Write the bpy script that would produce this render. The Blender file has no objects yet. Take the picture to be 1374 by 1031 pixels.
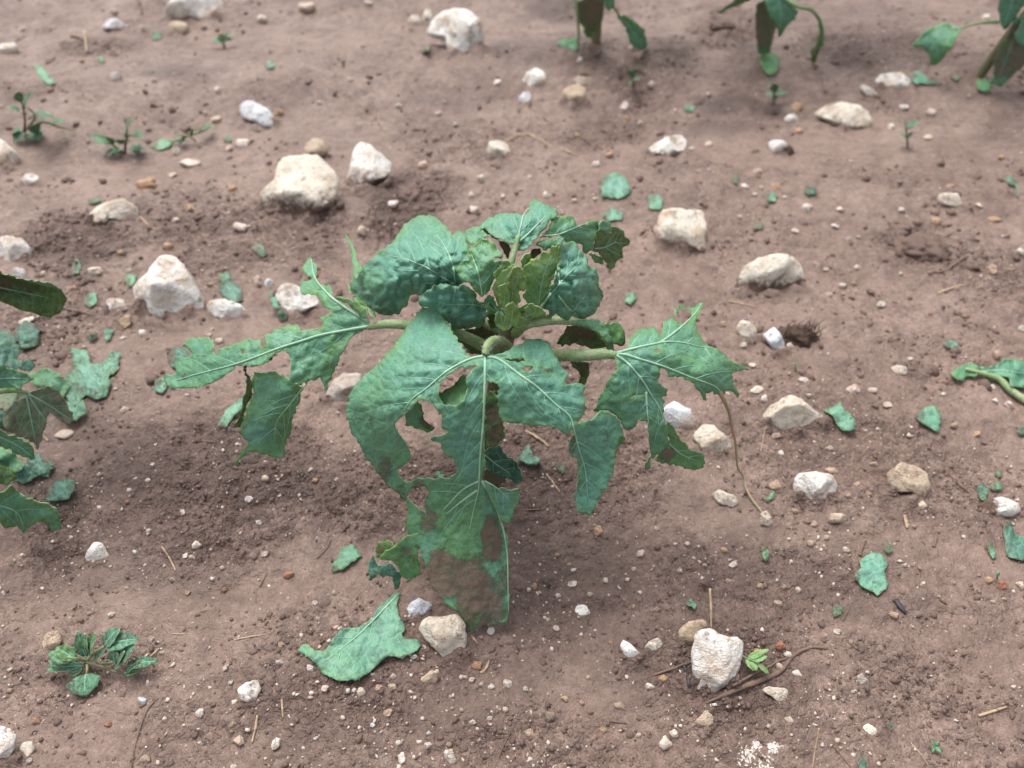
import bpy, bmesh, math, random
import numpy as np
from mathutils import Vector, Matrix, noise as mnoise
from mathutils.geometry import delaunay_2d_cdt

# ---------------------------------------------------------------- camera, sky, sun, exposure
PW, PH, FPX = 1374.0, 1031.0, 1058.0          # photograph size and focal length in its pixels
CAM_H, PITCH = 0.62, math.radians(48.0)       # phone held 62 cm above the soil, tilted 48 degrees down
scene = bpy.context.scene
cd = bpy.data.cameras.new('camera'); cam = bpy.data.objects.new('camera', cd)
scene.collection.objects.link(cam); scene.camera = cam
cam.location = (0, 0, CAM_H); cam.rotation_euler = (math.pi/2 - PITCH, 0, 0)
cd.sensor_width = 36.0; cd.lens = 36.0*FPX/PW; cd.clip_start = 0.01; cd.clip_end = 2000
cd.dof.use_dof = True; cd.dof.focus_distance = 0.60; cd.dof.aperture_fstop = 5.2

SUN_EL, SUN_AZ = math.radians(62), math.radians(-28)   # azimuth from +Y towards +X
world = bpy.data.worlds.new('World'); scene.world = world; world.use_nodes = True
wn = world.node_tree; wn.nodes.clear()
sky = wn.nodes.new('ShaderNodeTexSky'); sky.sky_type = 'NISHITA'; sky.sun_disc = False
sky.sun_elevation = SUN_EL; sky.sun_rotation = SUN_AZ; sky.dust_density = 6.0; sky.air_density = 1.0
hs = wn.nodes.new('ShaderNodeHueSaturation'); hs.inputs['Saturation'].default_value = 0.30
bg = wn.nodes.new('ShaderNodeBackground'); bg.inputs['Strength'].default_value = 0.15
wo = wn.nodes.new('ShaderNodeOutputWorld')
wn.links.new(sky.outputs[0], hs.inputs['Color']); wn.links.new(hs.outputs[0], bg.inputs[0]); wn.links.new(bg.outputs[0], wo.inputs[0])
sl = bpy.data.lights.new('sun', 'SUN'); sl.energy = 0.95; sl.angle = math.radians(26); sl.color = (1, 0.97, 0.93)
sun = bpy.data.objects.new('sun', sl); scene.collection.objects.link(sun)
sd = Vector((math.sin(SUN_AZ)*math.cos(SUN_EL), math.cos(SUN_AZ)*math.cos(SUN_EL), math.sin(SUN_EL)))
sun.rotation_euler = sd.to_track_quat('Z', 'Y').to_euler()
scene.render.engine = 'CYCLES'
scene.cycles.max_bounces = 5; scene.cycles.diffuse_bounces = 3; scene.cycles.glossy_bounces = 2; scene.cycles.transmission_bounces = 3
vs = scene.view_settings
vs.view_transform = 'Standard'; vs.look = 'None'; vs.gamma = 1; vs.use_curve_mapping = False; vs.exposure = 0.72

random.seed(7); rng = np.random.default_rng(7)
col = scene.collection

# ---------------------------------------------------------------- pixel <-> world
CR = np.array([1., 0, 0]); CF = np.array([0, math.cos(PITCH), -math.sin(PITCH)]); CU = np.array([0, math.sin(PITCH), math.cos(PITCH)])
CO = np.array([0, 0, CAM_H])
def rays(P):
    P = np.asarray(P, float)
    return CF + ((P[:, :1]-PW/2)/FPX)*CR - ((P[:, 1:2]-PH/2)/FPX)*CU
def depth_at_height(P, z):
    return (np.asarray(z, float)-CAM_H)/rays(P)[:, 2]
VIEW = dict(N=(0, 0, 1.), A=(200, 250, 3.2714), B=(440, 250, 3.2714), C=(440, 430, 3.2714), D=(680, 380, 4.0412), E=(380, 560, 3.2714),
            F=(600, 260, 5.2846), G=(200, 330, 3.4367), H=(380, 720, 4.2938), Q1=(0, 0, 2.987), Q2=(460, 0, 2.987), Q3=(914, 0, 2.987),
            Q4=(0, 345, 2.987), Q5=(914, 345, 2.987), Q6=(0, 686, 2.987), Q7=(460, 686, 2.987), Q8=(914, 686, 2.987))
def cv(view, pts):
    x0, y0, s = VIEW[view]
    P = np.asarray(pts, float)[:, :2]/s
    return P + np.array([x0, y0])

# ---------------------------------------------------------------- noise
PERM = rng.permutation(512); PERM = np.concatenate([PERM, PERM])
GRAD = rng.normal(size=(512, 3)); GRAD /= np.linalg.norm(GRAD, axis=1)[:, None]
def perlin3(x, y, z):
    x = np.asarray(x, float); y = np.broadcast_to(np.asarray(y, float), x.shape); z = np.broadcast_to(np.asarray(z, float), x.shape)
    xi, yi, zi = np.floor(x).astype(int), np.floor(y).astype(int), np.floor(z).astype(int)
    xf, yf, zf = x-xi, y-yi, z-zi
    u, v, w = [t*t*t*(t*(t*6-15)+10) for t in (xf, yf, zf)]
    def g(a, b, c):
        h = PERM[(PERM[(PERM[(xi+a) & 511]+yi+b) & 511]+zi+c) & 511] & 511
        G = GRAD[h]
        return G[..., 0]*(xf-a)+G[..., 1]*(yf-b)+G[..., 2]*(zf-c)
    def L(a, b, t): return a+(b-a)*t
    return 1.4*L(L(L(g(0,0,0), g(1,0,0), u), L(g(0,1,0), g(1,1,0), u), v), L(L(g(0,0,1), g(1,0,1), u), L(g(0,1,1), g(1,1,1), u), v), w)
def fbm(x, y, z=0.0, octv=4, gain=0.5):
    s, a, f = 0, 1, 1
    for o in range(octv):
        s = s + a*perlin3(np.asarray(x)*f+17.3*o, np.asarray(y)*f+5.1*o, np.asarray(z)*f+3.7*o); a *= gain; f *= 2.03
    return s
def sstep(a, b, x):
    t = np.clip((x-a)/(b-a), 0, 1); return t*t*(3-2*t)

# ---------------------------------------------------------------- ground height
def ghit0(P):
    P = np.asarray(P, float).reshape(-1, 2)
    t = depth_at_height(P, 0.0); return (CO + rays(P)*t[:, None])[:, :2]
# crumbly patches (view, x, y, rx, ry, strength) and smooth silt elsewhere
ROUGH = [('N',300,660,190,120,1.),('N',560,660,160,110,.8),('N',760,640,150,90,.8),('N',760,780,170,120,.45),('N',470,900,220,110,.55),
         ('N',545,260,70,60,1.),('N',110,330,110,45,1.),('N',1240,330,50,45,.9),('N',790,185,90,28,.9),('N',980,40,60,40,.9),('N',130,62,70,25,.9),
         ('N',330,330,140,60,.7),('N',60,700,130,70,.9),('N',980,930,160,90,.6),('N',1080,600,160,110,.5),('N',1250,640,140,90,.5),('N',250,300,130,50,.45),
         ('N',1010,770,170,90,.5),('N',70,430,120,60,.7),('N',680,560,140,90,.7),('N',1170,60,140,40,.6),('N',640,190,120,40,.5),('N',1290,360,110,60,.5),
         ('N',120,880,130,70,.4),('N',330,960,150,70,.55),('N',700,1000,150,60,.5),('N',1180,960,150,80,.4),('N',840,90,110,50,.5),('N',420,290,60,30,.8)]
DAMP = [('N',300,640,190,85,.75),('N',200,740,170,80,.45),('N',720,660,120,70,.8),('N',740,790,180,110,.55),('N',560,920,250,90,.45),('N',1000,138,75,15,.9),  # damp soil, plus the soft shade left of the plant painted in
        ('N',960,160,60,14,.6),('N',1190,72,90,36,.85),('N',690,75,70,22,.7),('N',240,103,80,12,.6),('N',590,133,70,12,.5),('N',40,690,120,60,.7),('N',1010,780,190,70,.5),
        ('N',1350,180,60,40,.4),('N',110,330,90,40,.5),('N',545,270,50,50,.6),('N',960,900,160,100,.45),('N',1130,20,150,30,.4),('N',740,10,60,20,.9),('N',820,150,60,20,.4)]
def blob_world(B):
    out = []
    for v, x, y, rx, ry, s in B:
        p = cv(v, [(x, y)])[0]
        c = ghit0([p])[0]; ex = ghit0([p+[rx, 0]])[0]; a = ghit0([p-[0, ry]])[0]; b = ghit0([p+[0, ry]])[0]
        out.append((c[0], (a[1]+b[1])/2, abs(ex[0]-c[0]), abs(a[1]-b[1])/2, s))
    return out
ROUGHW, DAMP_SHADEW = blob_world(ROUGH), blob_world(DAMP)
def blobmask(BW, x, y, seed):
    m = np.zeros_like(x)
    wx = x + .035*fbm(x*9, y*9, seed, 3); wy = y + .035*fbm(x*9, y*9, seed+9, 3)
    for cx, cy, rx, ry, s in BW:
        d = np.sqrt(((wx-cx)/rx)**2+((wy-cy)/ry)**2)
        m = np.maximum(m, s*(1-sstep(.45, 1.15, d)))
    return m
def ground_h(x, y, want=False):
    x = np.asarray(x, float); y = np.asarray(y, float)
    near = 1-sstep(2.0, 6.0, np.hypot(x, y))
    r = blobmask(ROUGHW, x, y, 1.0)
    r = np.clip(r*.85+.16+.30*fbm(x*8, y*9, 40., 3), .03, 1)
    h = .012*fbm(x*3.1, y*3.6, 2.0, 2) + .005*fbm(x*10, y*13, 5.0, 2)
    # run-off steps of washed silt lying across the rows farther back
    wv = y*1.0 - .10*x + .05*fbm(x*3, y*2, 12., 2)
    h = h + .010*np.sin(wv*16.0)*sstep(.75, 1.0, y)
    n1 = fbm(x*30, y*34, 8.0, 3); n2 = fbm(x*85, y*90, 11.0, 3); n3 = fbm(x*210, y*210, 14.0, 2)
    crumb = np.abs(fbm(x*55, y*60, 21.0, 2))
    h = h + .0016*n1 + r*(.0050*n1 + .0042*(crumb-.3) + .0028*n2 + .0013*n3) + .0011*n2*(1-r)+.0005*n3
    for cx, cy, sr, am, sd_ in MOUNDS:
        k = (np.abs(x-cx) < 3*sr) & (np.abs(y-cy) < 3*sr)
        if k.any(): h[k] += am*np.exp(-((x[k]-cx)**2+((y[k]-cy)*1.25)**2)/sr**2)*np.clip(.75+1.0*fbm(x[k]*45, y[k]*45, sd_, 3), 0, 2)
    h = h*near
    return (h, r) if want else h
MOUNDS = []
GRID = None
_ground_exact = ground_h
def ground_h(x, y, want=False):
    x = np.asarray(x, float); y = np.asarray(y, float)
    if GRID is None: return _ground_exact(x, y, want)
    xs, ys, H_, R_ = GRID
    i = np.clip(np.searchsorted(xs, x)-1, 0, len(xs)-2); j = np.clip(np.searchsorted(ys, y)-1, 0, len(ys)-2)
    u = np.clip((x-xs[i])/(xs[i+1]-xs[i]), 0, 1); v = np.clip((y-ys[j])/(ys[j+1]-ys[j]), 0, 1)
    f = lambda A: (A[j, i]*(1-u)+A[j, i+1]*u)*(1-v)+(A[j+1, i]*(1-u)+A[j+1, i+1]*u)*v
    return (f(H_), f(R_)) if want else f(H_)
def ghit(P):
    """pixels -> points on the real soil surface"""
    P = np.asarray(P, float).reshape(-1, 2); R = rays(P); t = (0-CAM_H)/R[:, 2]
    for _ in range(4):
        X = CO+R*t[:, None]; t = (ground_h(X[:, 0], X[:, 1])-CAM_H)/R[:, 2]
    return CO+R*t[:, None], t

# ---------------------------------------------------------------- materials
def newmat(name):
    m = bpy.data.materials.new(name); m.use_nodes = True; nt = m.node_tree; nt.nodes.clear()
    out = nt.nodes.new('ShaderNodeOutputMaterial'); b = nt.nodes.new('ShaderNodeBsdfPrincipled')
    nt.links.new(b.outputs[0], out.inputs[0]); return m, nt, b, out
class NT:
    def __init__(s, nt): s.nt = nt
    def n(s, kind, **kw):
        nd = s.nt.nodes.new(kind)
        for k, v in kw.items(): setattr(nd, k, v)
        return nd
    def l(s, a, b): s.nt.links.new(a, b)
    def noise(s, vec, scale, detail=4, rough=.55, dist=0.):
        t = s.n('ShaderNodeTexNoise'); t.inputs['Scale'].default_value = scale; t.inputs['Detail'].default_value = detail
        t.inputs['Roughness'].default_value = rough; t.inputs['Distortion'].default_value = dist
        if vec is not None: s.l(vec, t.inputs['Vector'])
        return t.outputs['Fac']
    def ramp(s, fac, a, b, c0=(0,0,0,1), c1=(1,1,1,1)):
        r = s.n('ShaderNodeValToRGB'); r.color_ramp.elements[0].position = a; r.color_ramp.elements[1].position = b
        r.color_ramp.elements[0].color = c0; r.color_ramp.elements[1].color = c1; s.l(fac, r.inputs[0]); return r.outputs[0]
    def mix(s, fac, a, b, mode='MIX'):
        m = s.n('ShaderNodeMix', data_type='RGBA', blend_type=mode)
        for inp, v in ((m.inputs[0], fac), (m.inputs[6], a), (m.inputs[7], b)):
            if hasattr(v, 'is_linked') or hasattr(v, 'links'): s.l(v, inp)
            else: inp.default_value = v if not isinstance(v, tuple) else (*v, 1)[:4]
        return m.outputs[2]
    def math(s, op, a, b=0., clamp=False):
        m = s.n('ShaderNodeMath', operation=op, use_clamp=clamp)
        for inp, v in ((m.inputs[0], a), (m.inputs[1], b)):
            if hasattr(v, 'links'): s.l(v, inp)
            else: inp.default_value = v
        return m.outputs[0]
    def attr(s, name, kind='GEOMETRY'):
        a = s.n('ShaderNodeAttribute', attribute_name=name, attribute_type=kind); return a.outputs['Fac']
    def bump(s, h, strength, dist, prev=None):
        b = s.n('ShaderNodeBump'); b.inputs['Strength'].default_value = strength; b.inputs['Distance'].default_value = dist
        s.l(h, b.inputs['Height'])
        if prev is not None: s.l(prev, b.inputs['Normal'])
        return b.outputs[0]
m_soil, nt, b, _ = newmat('damp_soil'); g = NT(nt)
tc = g.n('ShaderNodeTexCoord').outputs['Object']
ra, da = g.attr('rough'), g.attr('damp')  # damp mask also carries the painted shade beside the plant
wrp = g.n('ShaderNodeVectorMath', operation='ADD'); wn_ = g.n('ShaderNodeTexNoise'); wn_.inputs['Scale'].default_value = 240; wn_.inputs['Detail'].default_value = 1; g.l(tc, wn_.inputs['Vector'])
wk_ = g.n('ShaderNodeVectorMath', operation='SCALE'); wk_.inputs['Scale'].default_value = .0032; g.l(wn_.outputs['Color'], wk_.inputs[0]); g.l(tc, wrp.inputs[0]); g.l(wk_.outputs[0], wrp.inputs[1])
def cells(scale):
    v = g.n('ShaderNodeTexVoronoi'); v.inputs['Scale'].default_value = scale; g.l(wrp.outputs[0], v.inputs['Vector']); return v
v1, v2, v3 = cells(210), cells(480), cells(300)
def rnd(v):
    sx = g.n('ShaderNodeSeparateColor'); g.l(v.outputs['Color'], sx.inputs[0]); return sx.outputs[0]
c = g.mix(g.ramp(g.noise(tc, 7, 4, .6), .32, .70), (.178,.117,.090), (.278,.192,.154))
c = g.mix(g.math('MULTIPLY', g.ramp(g.noise(tc, 33, 4, .7), .46, .64), .62), c, (.110,.069,.055))
c = g.mix(g.math('MULTIPLY', g.ramp(g.noise(tc, 95, 3, .7), .52, .70), .50), c, (.33,.235,.195))
wet = g.math('MULTIPLY', da, g.math('ADD', g.math('MULTIPLY', g.noise(tc, 24, 4, .7), 1.6), .10), True)  # darkens wet soil and the painted soft shade alike
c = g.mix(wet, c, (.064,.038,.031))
gran = g.math('MULTIPLY', g.math('ADD', ra, .22), g.ramp(rnd(v1), .25, .75), True)
c = g.mix(g.math('MULTIPLY', gran, .62), c, (.070,.043,.035))
gran2 = g.math('MULTIPLY', g.math('ADD', ra, .35), g.ramp(rnd(v2), .45, .85), True)
c = g.mix(g.math('MULTIPLY', gran2, .45), c, (.105,.064,.052))
pale = g.math('MULTIPLY', g.math('GREATER_THAN', rnd(v3), .962), g.ramp(v3.outputs['Distance'], .18, .34, (1,1,1,1), (0,0,0,1)))
c = g.mix(g.math('MULTIPLY', pale, .75), c, (.44,.34,.29))
nt.links.new(c, b.inputs['Base Color'])
rg = g.math('ADD', g.math('SUBTRACT', .66, g.math('MULTIPLY', g.noise(tc, 14, 3), .34)), g.math('MULTIPLY', ra, .18)); nt.links.new(rg, b.inputs['Roughness'])
b.inputs['Specular IOR Level'].default_value = .45
hh = g.math('ADD', g.math('MULTIPLY', g.math('SUBTRACT', 1., v1.outputs['Distance']), g.math('ADD', ra, .12)), g.math('MULTIPLY', g.noise(tc, 130, 4, .7), .9))
b1 = g.bump(hh, .85, .0034)
h2 = g.math('ADD', g.math('MULTIPLY', g.math('SUBTRACT', 1., v2.outputs['Distance']), g.math('ADD', ra, .25)), g.noise(tc, 620, 2, .7))
nt.links.new(g.bump(h2, .75, .0013, b1), b.inputs['Normal'])
def crumb_mat(name, c0, c1, sp=.3):
    m, nt, b, _ = newmat(name); g = NT(nt); tc = g.n('ShaderNodeTexCoord').outputs['Object']
    nt.links.new(g.mix(g.noise(tc, 60, 4), c0, c1), b.inputs['Base Color']); b.inputs['Roughness'].default_value = .8
    b.inputs['Specular IOR Level'].default_value = sp
    nt.links.new(g.bump(g.noise(tc, 500, 4), .5, .001), b.inputs['Normal']); return m
m_crumb = crumb_mat('soil_crumb', (.080,.052,.042), (.20,.135,.112))
m_grit = crumb_mat('pale_grit', (.34,.25,.20), (.72,.63,.56))
m_clod = crumb_mat('dark_clod', (.045,.030,.024), (.12,.077,.060), .15)
# stone: colour from the object, mud from a vertex mask
def stone_mat(name, k):
    m, nt, b, _ = newmat(name); g = NT(nt)
    sc = g.n('ShaderNodeVectorMath', operation='SCALE'); sc.inputs['Scale'].default_value = k; g.l(g.n('ShaderNodeTexCoord').outputs['Object'], sc.inputs[0]); oi = g.n('ShaderNodeObjectInfo')
    shift = g.n('ShaderNodeVectorMath', operation='ADD'); g.l(sc.outputs[0], shift.inputs[0])
    cx = g.n('ShaderNodeCombineXYZ'); g.l(g.math('MULTIPLY', oi.outputs['Random'], 30.), cx.inputs[0]); g.l(cx.outputs[0], shift.inputs[1]); sv = shift.outputs[0]
    c = g.mix(g.math('MULTIPLY', g.ramp(g.noise(sv, 30, 5, .7), .45, .64), .78), oi.outputs['Color'], (.47,.34,.23))
    c = g.mix(g.math('MULTIPLY', g.ramp(g.noise(sv, 75, 6, .75), .55, .62), .75), c, (.27,.18,.125))
    c = g.mix(g.math('MULTIPLY', g.ramp(g.noise(sv, 260, 4, .7), .56, .66), .55), c, (.33,.26,.21))
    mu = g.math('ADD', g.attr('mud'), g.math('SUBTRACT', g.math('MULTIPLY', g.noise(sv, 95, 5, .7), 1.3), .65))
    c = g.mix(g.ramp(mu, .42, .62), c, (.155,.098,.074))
    g.l(c, b.inputs['Base Color']); b.inputs['Roughness'].default_value = .75; b.inputs['Specular IOR Level'].default_value = .35
    b1 = g.bump(g.noise(sv, 90, 5, .75), .9, .007); g.l(g.bump(g.noise(sv, 420, 3, .65), .5, .0014, b1), b.inputs['Normal']); return m
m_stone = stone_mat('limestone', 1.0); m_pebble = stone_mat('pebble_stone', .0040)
# leaf
def leaf_mat(name, teal, green, transl=.18, mottle=.35):
    m, nt, b, out = newmat(name); g = NT(nt)
    uv = g.n('ShaderNodeUVMap', uv_map='UVMap').outputs[0]
    t = g.math('ADD', g.attr('tint'), g.math('MULTIPLY', g.math('SUBTRACT', g.noise(uv, 2.2, 4, .6), .5), .75), True)
    c = g.mix(t, teal, green)
    c = g.mix(g.math('MULTIPLY', g.ramp(g.noise(uv, 6, 3, .65), .48, .66), mottle), c, tuple(v*.42 for v in teal))
    c = g.mix(g.math('MULTIPLY', g.ramp(g.noise(uv, 13, 3, .75), .50, .70), .34), c, (.25,.43,.33))
    c = g.mix(g.math('MULTIPLY', g.ramp(g.noise(uv, 34, 3, .75), .52, .66), .40), c, tuple(v*.42 for v in teal))
    vo = g.n('ShaderNodeTexVoronoi', feature='DISTANCE_TO_EDGE'); vo.inputs['Scale'].default_value = 8.0
    wv = g.n('ShaderNodeVectorMath', operation='ADD'); g.l(uv, wv.inputs[0])
    nn = g.n('ShaderNodeTexNoise'); nn.inputs['Scale'].default_value = 6; g.l(uv, nn.inputs['Vector'])
    sc = g.n('ShaderNodeVectorMath', operation='SCALE'); g.l(nn.outputs['Color'], sc.inputs[0]); sc.inputs['Scale'].default_value = .12
    g.l(sc.outputs[0], wv.inputs[1]); g.l(wv.outputs[0], vo.inputs['Vector'])
    vein = g.ramp(vo.outputs['Distance'], .0, .075, (1,1,1,1), (0,0,0,1))
    c = g.mix(g.math('MULTIPLY', vein, .27), c, (.26,.50,.36))
    sp = g.ramp(g.noise(uv, 60, 2, .6), .66, .72)
    c = g.mix(g.math('MULTIPLY', sp, .5), c, (.30,.24,.17))
    dn = g.math('ADD', g.math('MULTIPLY', g.noise(uv, 30, 5, .8), .85), g.math('MULTIPLY', g.noise(uv, 4.5, 3, .6), .42))
    da_ = g.math('ADD', g.math('MULTIPLY', g.attr('dirt'), .375), g.math('SUBTRACT', dn, .655))
    dm = g.math('MULTIPLY', g.ramp(da_, .20, .33), .93)
    dc = g.mix(g.noise(uv, 45, 4, .7), (.10,.062,.046), (.36,.25,.195))
    c = g.mix(dm, c, dc)
    nt.links.new(c, b.inputs['Base Color'])
    nt.links.new(g.math('ADD', .48, g.math('MULTIPLY', dm, .4)), b.inputs['Roughness']); b.inputs['Specular IOR Level'].default_value = .36
    h = g.math('ADD', g.math('MULTIPLY', g.ramp(vo.outputs['Distance'], .0, .35), 1.0), g.math('MULTIPLY', g.noise(uv, 30, 3, .7), .7))
    b1 = g.bump(h, .40, .0013); b2 = g.bump(g.math('MULTIPLY', dm, g.noise(uv, 70, 4, .7)), .8, .0016, b1)
    nt.links.new(b2, b.inputs['Normal'])
    tr = g.n('ShaderNodeBsdfTranslucent'); g.l(g.mix(.5, c, (.14,.30,.05)), tr.inputs[0]); g.l(b1, tr.inputs['Normal'])
    ms = g.n('ShaderNodeMixShader'); ms.inputs[0].default_value = transl
    g.l(b.outputs[0], ms.inputs[1]); g.l(tr.outputs[0], ms.inputs[2]); g.l(ms.outputs[0], out.inputs[0])
    return m
TEAL, GREEN = (.122,.318,.232), (.135,.290,.075)
m_leaf = leaf_mat('leaf_teal', TEAL, GREEN)
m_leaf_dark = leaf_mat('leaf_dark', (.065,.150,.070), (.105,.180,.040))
m_leaf_bright = leaf_mat('leaf_young', (.20,.37,.15), (.29,.44,.11))
m_scrap = leaf_mat('leaf_scrap', (.135,.32,.24), (.14,.29,.14), transl=.05, mottle=.8)
m_scrap_dark = leaf_mat('leaf_scrap_dark', (.055,.150,.115), (.08,.16,.08), transl=.05, mottle=.6)
def plain(name, c0, c1, scale=90, rough=.55, bump=.4):
    m, nt, b, _ = newmat(name); g = NT(nt); tc = g.n('ShaderNodeTexCoord').outputs['Object']
    nt.links.new(g.mix(g.ramp(g.noise(tc, scale, 5, .65), .35, .65), c0, c1), b.inputs['Base Color']); b.inputs['Roughness'].default_value = rough
    nt.links.new(g.bump(g.noise(tc, scale*4, 4), bump, .001), b.inputs['Normal']); return m
m_edge = plain('leaf_torn_edge', (.26,.42,.20), (.44,.54,.30))
m_vein = plain('leaf_vein', (.25,.46,.31), (.35,.54,.38))
m_vein2 = plain('leaf_vein_fine', (.20,.44,.33), (.26,.50,.37))
m_stalk = plain('leaf_stalk', (.16,.27,.10), (.30,.36,.20), 110, .65, 1.0)
m_stem = plain('plant_stem', (.13,.17,.075), (.20,.13,.095), 70)
m_hair = plain('stalk_hair', (.50,.55,.40), (.62,.64,.52))
m_leaf_under = leaf_mat('leaf_underside', (.19,.27,.17), (.24,.22,.14))
m_straw = plain('straw', (.46,.34,.22), (.27,.18,.12), 160, .7)
m_twig = plain('twig', (.19,.125,.095), (.11,.07,.052), 160, .8)
m_dryvein = plain('dry_stalk', (.42,.26,.17), (.28,.30,.14), 60, .7)
m_white = plain('white_crust', (.66,.62,.58), (.42,.35,.30), 300, .85)
m_char = plain('charcoal', (.022,.022,.028), (.05,.047,.05), 300, .5)

# ---------------------------------------------------------------- object helpers
def link(o, parent=None):
    col.objects.link(o)
    if parent is not None: o.parent = parent
    return o
def tag(o, label, cat, group=None):
    o['label'] = label; o['category'] = cat
    if group: o['group'] = group
    return o
def mesh_obj(name, V, F, mats, parent=None, smooth=True, origin=None):
    V = np.asarray(V, float)
    po = np.array(parent.location) if parent is not None and parent.parent is None else np.zeros(3)
    if parent is not None and parent.parent is not None: po = np.array(parent['_o'])
    elif parent is not None: po = np.array(parent['_o']) if '_o' in parent else po
    if origin is None: origin = po
    origin = np.asarray(origin, float)
    me = bpy.data.meshes.new(name); me.from_pydata((V-origin).tolist(), [], [list(map(int, f)) for f in F])
    for m in (mats if isinstance(mats, (list, tuple)) else [mats]): me.materials.append(m)
    if smooth: me.polygons.foreach_set('use_smooth', [True]*len(me.polygons))
    me.update()
    o = bpy.data.objects.new(name, me); link(o, parent); o.location = origin-po
    o['_o'] = [float(v) for v in origin]
    return o
def empty(name, loc):
    o = bpy.data.objects.new(name, None); o.empty_display_size = .02; link(o); o.location = tuple(map(float, loc)); o['_o'] = [float(v) for v in loc]; return o
def attr(o, name, vals):
    a = o.data.attributes.new(name, 'FLOAT', 'POINT'); a.data.foreach_set('value', np.asarray(vals, np.float32))
def crom(P, n=8):
    P = np.asarray(P, float)
    if len(P) < 3: return np.array([P[0]+(P[-1]-P[0])*t for t in np.linspace(0, 1, n+1)])
    Q = np.vstack([2*P[0]-P[1], P, 2*P[-1]-P[-2]]); out = []
    for i in range(1, len(Q)-2):
        for t in np.linspace(0, 1, n, endpoint=False):
            a, b_, c_, d_ = Q[i-1], Q[i], Q[i+1], Q[i+2]
            out.append(.5*((2*b_)+(-a+c_)*t+(2*a-5*b_+4*c_-d_)*t*t+(-a+3*b_-3*c_+d_)*t**3))
    out.append(P[-1]); return np.array(out)
def tube_mesh(P, R, sides=7, flat=1.0):
    P = np.asarray(P, float); n = len(P); R = np.broadcast_to(np.asarray(R, float), (n,))
    T = np.gradient(P, axis=0); T /= np.linalg.norm(T, axis=1)[:, None]+1e-12
    ref = np.array([0, 0, 1.]) if abs(T[0][2]) < .9 else np.array([1., 0, 0])
    V, F = [], []
    u = np.cross(T[0], ref); u /= np.linalg.norm(u)
    for i in range(n):
        u = u-T[i]*np.dot(u, T[i]); u /= np.linalg.norm(u)+1e-12; w = np.cross(T[i], u)
        for k in range(sides):
            a = 2*math.pi*k/sides; V.append(P[i]+R[i]*(math.cos(a)*u+flat*math.sin(a)*w))
    for i in range(n-1):
        for k in range(sides): F.append((i*sides+k, i*sides+(k+1) % sides, (i+1)*sides+(k+1) % sides, (i+1)*sides+k))
    F.append(tuple(range(sides))[::-1]); F.append(tuple((n-1)*sides+k for k in range(sides)))
    return V, F
def tube(name, P, R, mat, parent=None, sides=7, n=8, wob=0.0, flat=1.0):
    Pc = crom(P, n); k = len(Pc); R = np.atleast_1d(np.asarray(R, float))
    Rr = np.interp(np.linspace(0, 1, k), np.linspace(0, 1, len(R)), R) if len(R) > 1 else np.full(k, R[0])
    if wob: Rr = Rr*(1+wob*perlin3(np.arange(k)*.6, np.full(k, P[0][0]*90), 0.)); 
    V, F = tube_mesh(Pc, Rr, sides, flat); return mesh_obj(name, V, F, mat, parent)
def inpoly(P, poly):
    x, y = P[:, 0], P[:, 1]; c = np.zeros(len(P), bool); n = len(poly)
    if len(P) < 40:
        q1 = np.asarray(poly); q2 = np.roll(q1, -1, 0); dy = q2[:, 1]-q1[:, 1]; dy = np.where(dy == 0, 1e-12, dy)
        k = ((q1[:, 1] > y[:, None]) != (q2[:, 1] > y[:, None])) & (x[:, None] < (q2[:, 0]-q1[:, 0])*(y[:, None]-q1[:, 1])/dy+q1[:, 0]); return k.sum(1) % 2 == 1
    for i in range(n):
        x1, y1 = poly[i]; x2, y2 = poly[(i+1) % n]
        if y1 == y2: continue
        k = ((y1 > y) != (y2 > y)) & (x < (x2-x1)*(y-y1)/(y2-y1)+x1); c ^= k
    return c
def rough_edge(poly, step, jag):
    P = np.asarray(poly, float); n = len(P); out = []
    Q = []
    for i in range(n):                     # knock the corners off a little
        a, b_ = P[i], P[(i+1) % n]; Q += [a+(b_-a)*.09, a+(b_-a)*.91]
    Q = np.array(Q); n = len(Q)
    for i in range(n):
        a, b_ = Q[i], Q[(i+1) % n]; L = np.hypot(*(b_-a)); k = max(1, int(round(L/step)))
        for j in range(k): out.append(a+(b_-a)*j/k)
    out = np.array(out); d = np.roll(out, -1, 0)-np.roll(out, 1, 0); L = np.hypot(d[:, 0], d[:, 1])[:, None]+1e-9
    nr = np.stack([d[:, 1], -d[:, 0]], 1)/L
    w = perlin3(out[:, 0]*.09, out[:, 1]*.09, 3.3)*1.0+perlin3(out[:, 0]*.22, out[:, 1]*.22, 8.3)*.9
    cum = np.cumsum(np.hypot(*(np.roll(out, -1, 0)-out).T)); per = 10.5+3*perlin3(cum*.013, cum*0+.5, 1.)
    tooth = ((cum/10.5+.35*perlin3(cum*.03, cum*0+2.5, 1.)) % 1.0)-.5; gate = sstep(-.15, .35, perlin3(out[:, 0]*.025, out[:, 1]*.025, 17.))
    return out+nr*(w*jag+tooth*gate*jag*1.15)[:, None]
class TPS:
    def __init__(s, P, v, reg=2e-3):
        s.P = np.asarray(P, float)/100; n = len(s.P)
        K = s.k(s.P); A = np.zeros((n+3, n+3)); A[:n, :n] = K+reg*np.eye(n); Q = np.hstack([np.ones((n, 1)), s.P]); A[:n, n:] = Q; A[n:, :n] = Q.T
        s.w = np.linalg.lstsq(A, np.concatenate([v, np.zeros(3)]), rcond=None)[0]
    def k(s, X):
        d = np.hypot(X[:, None, 0]-s.P[None, :, 0], X[:, None, 1]-s.P[None, :, 1])+1e-9; return d*d*np.log(d)
    def __call__(s, X):
        X = np.asarray(X, float)/100; return s.k(X) @ s.w[:-3] + s.w[-3] + X @ s.w[-2:]
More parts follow.
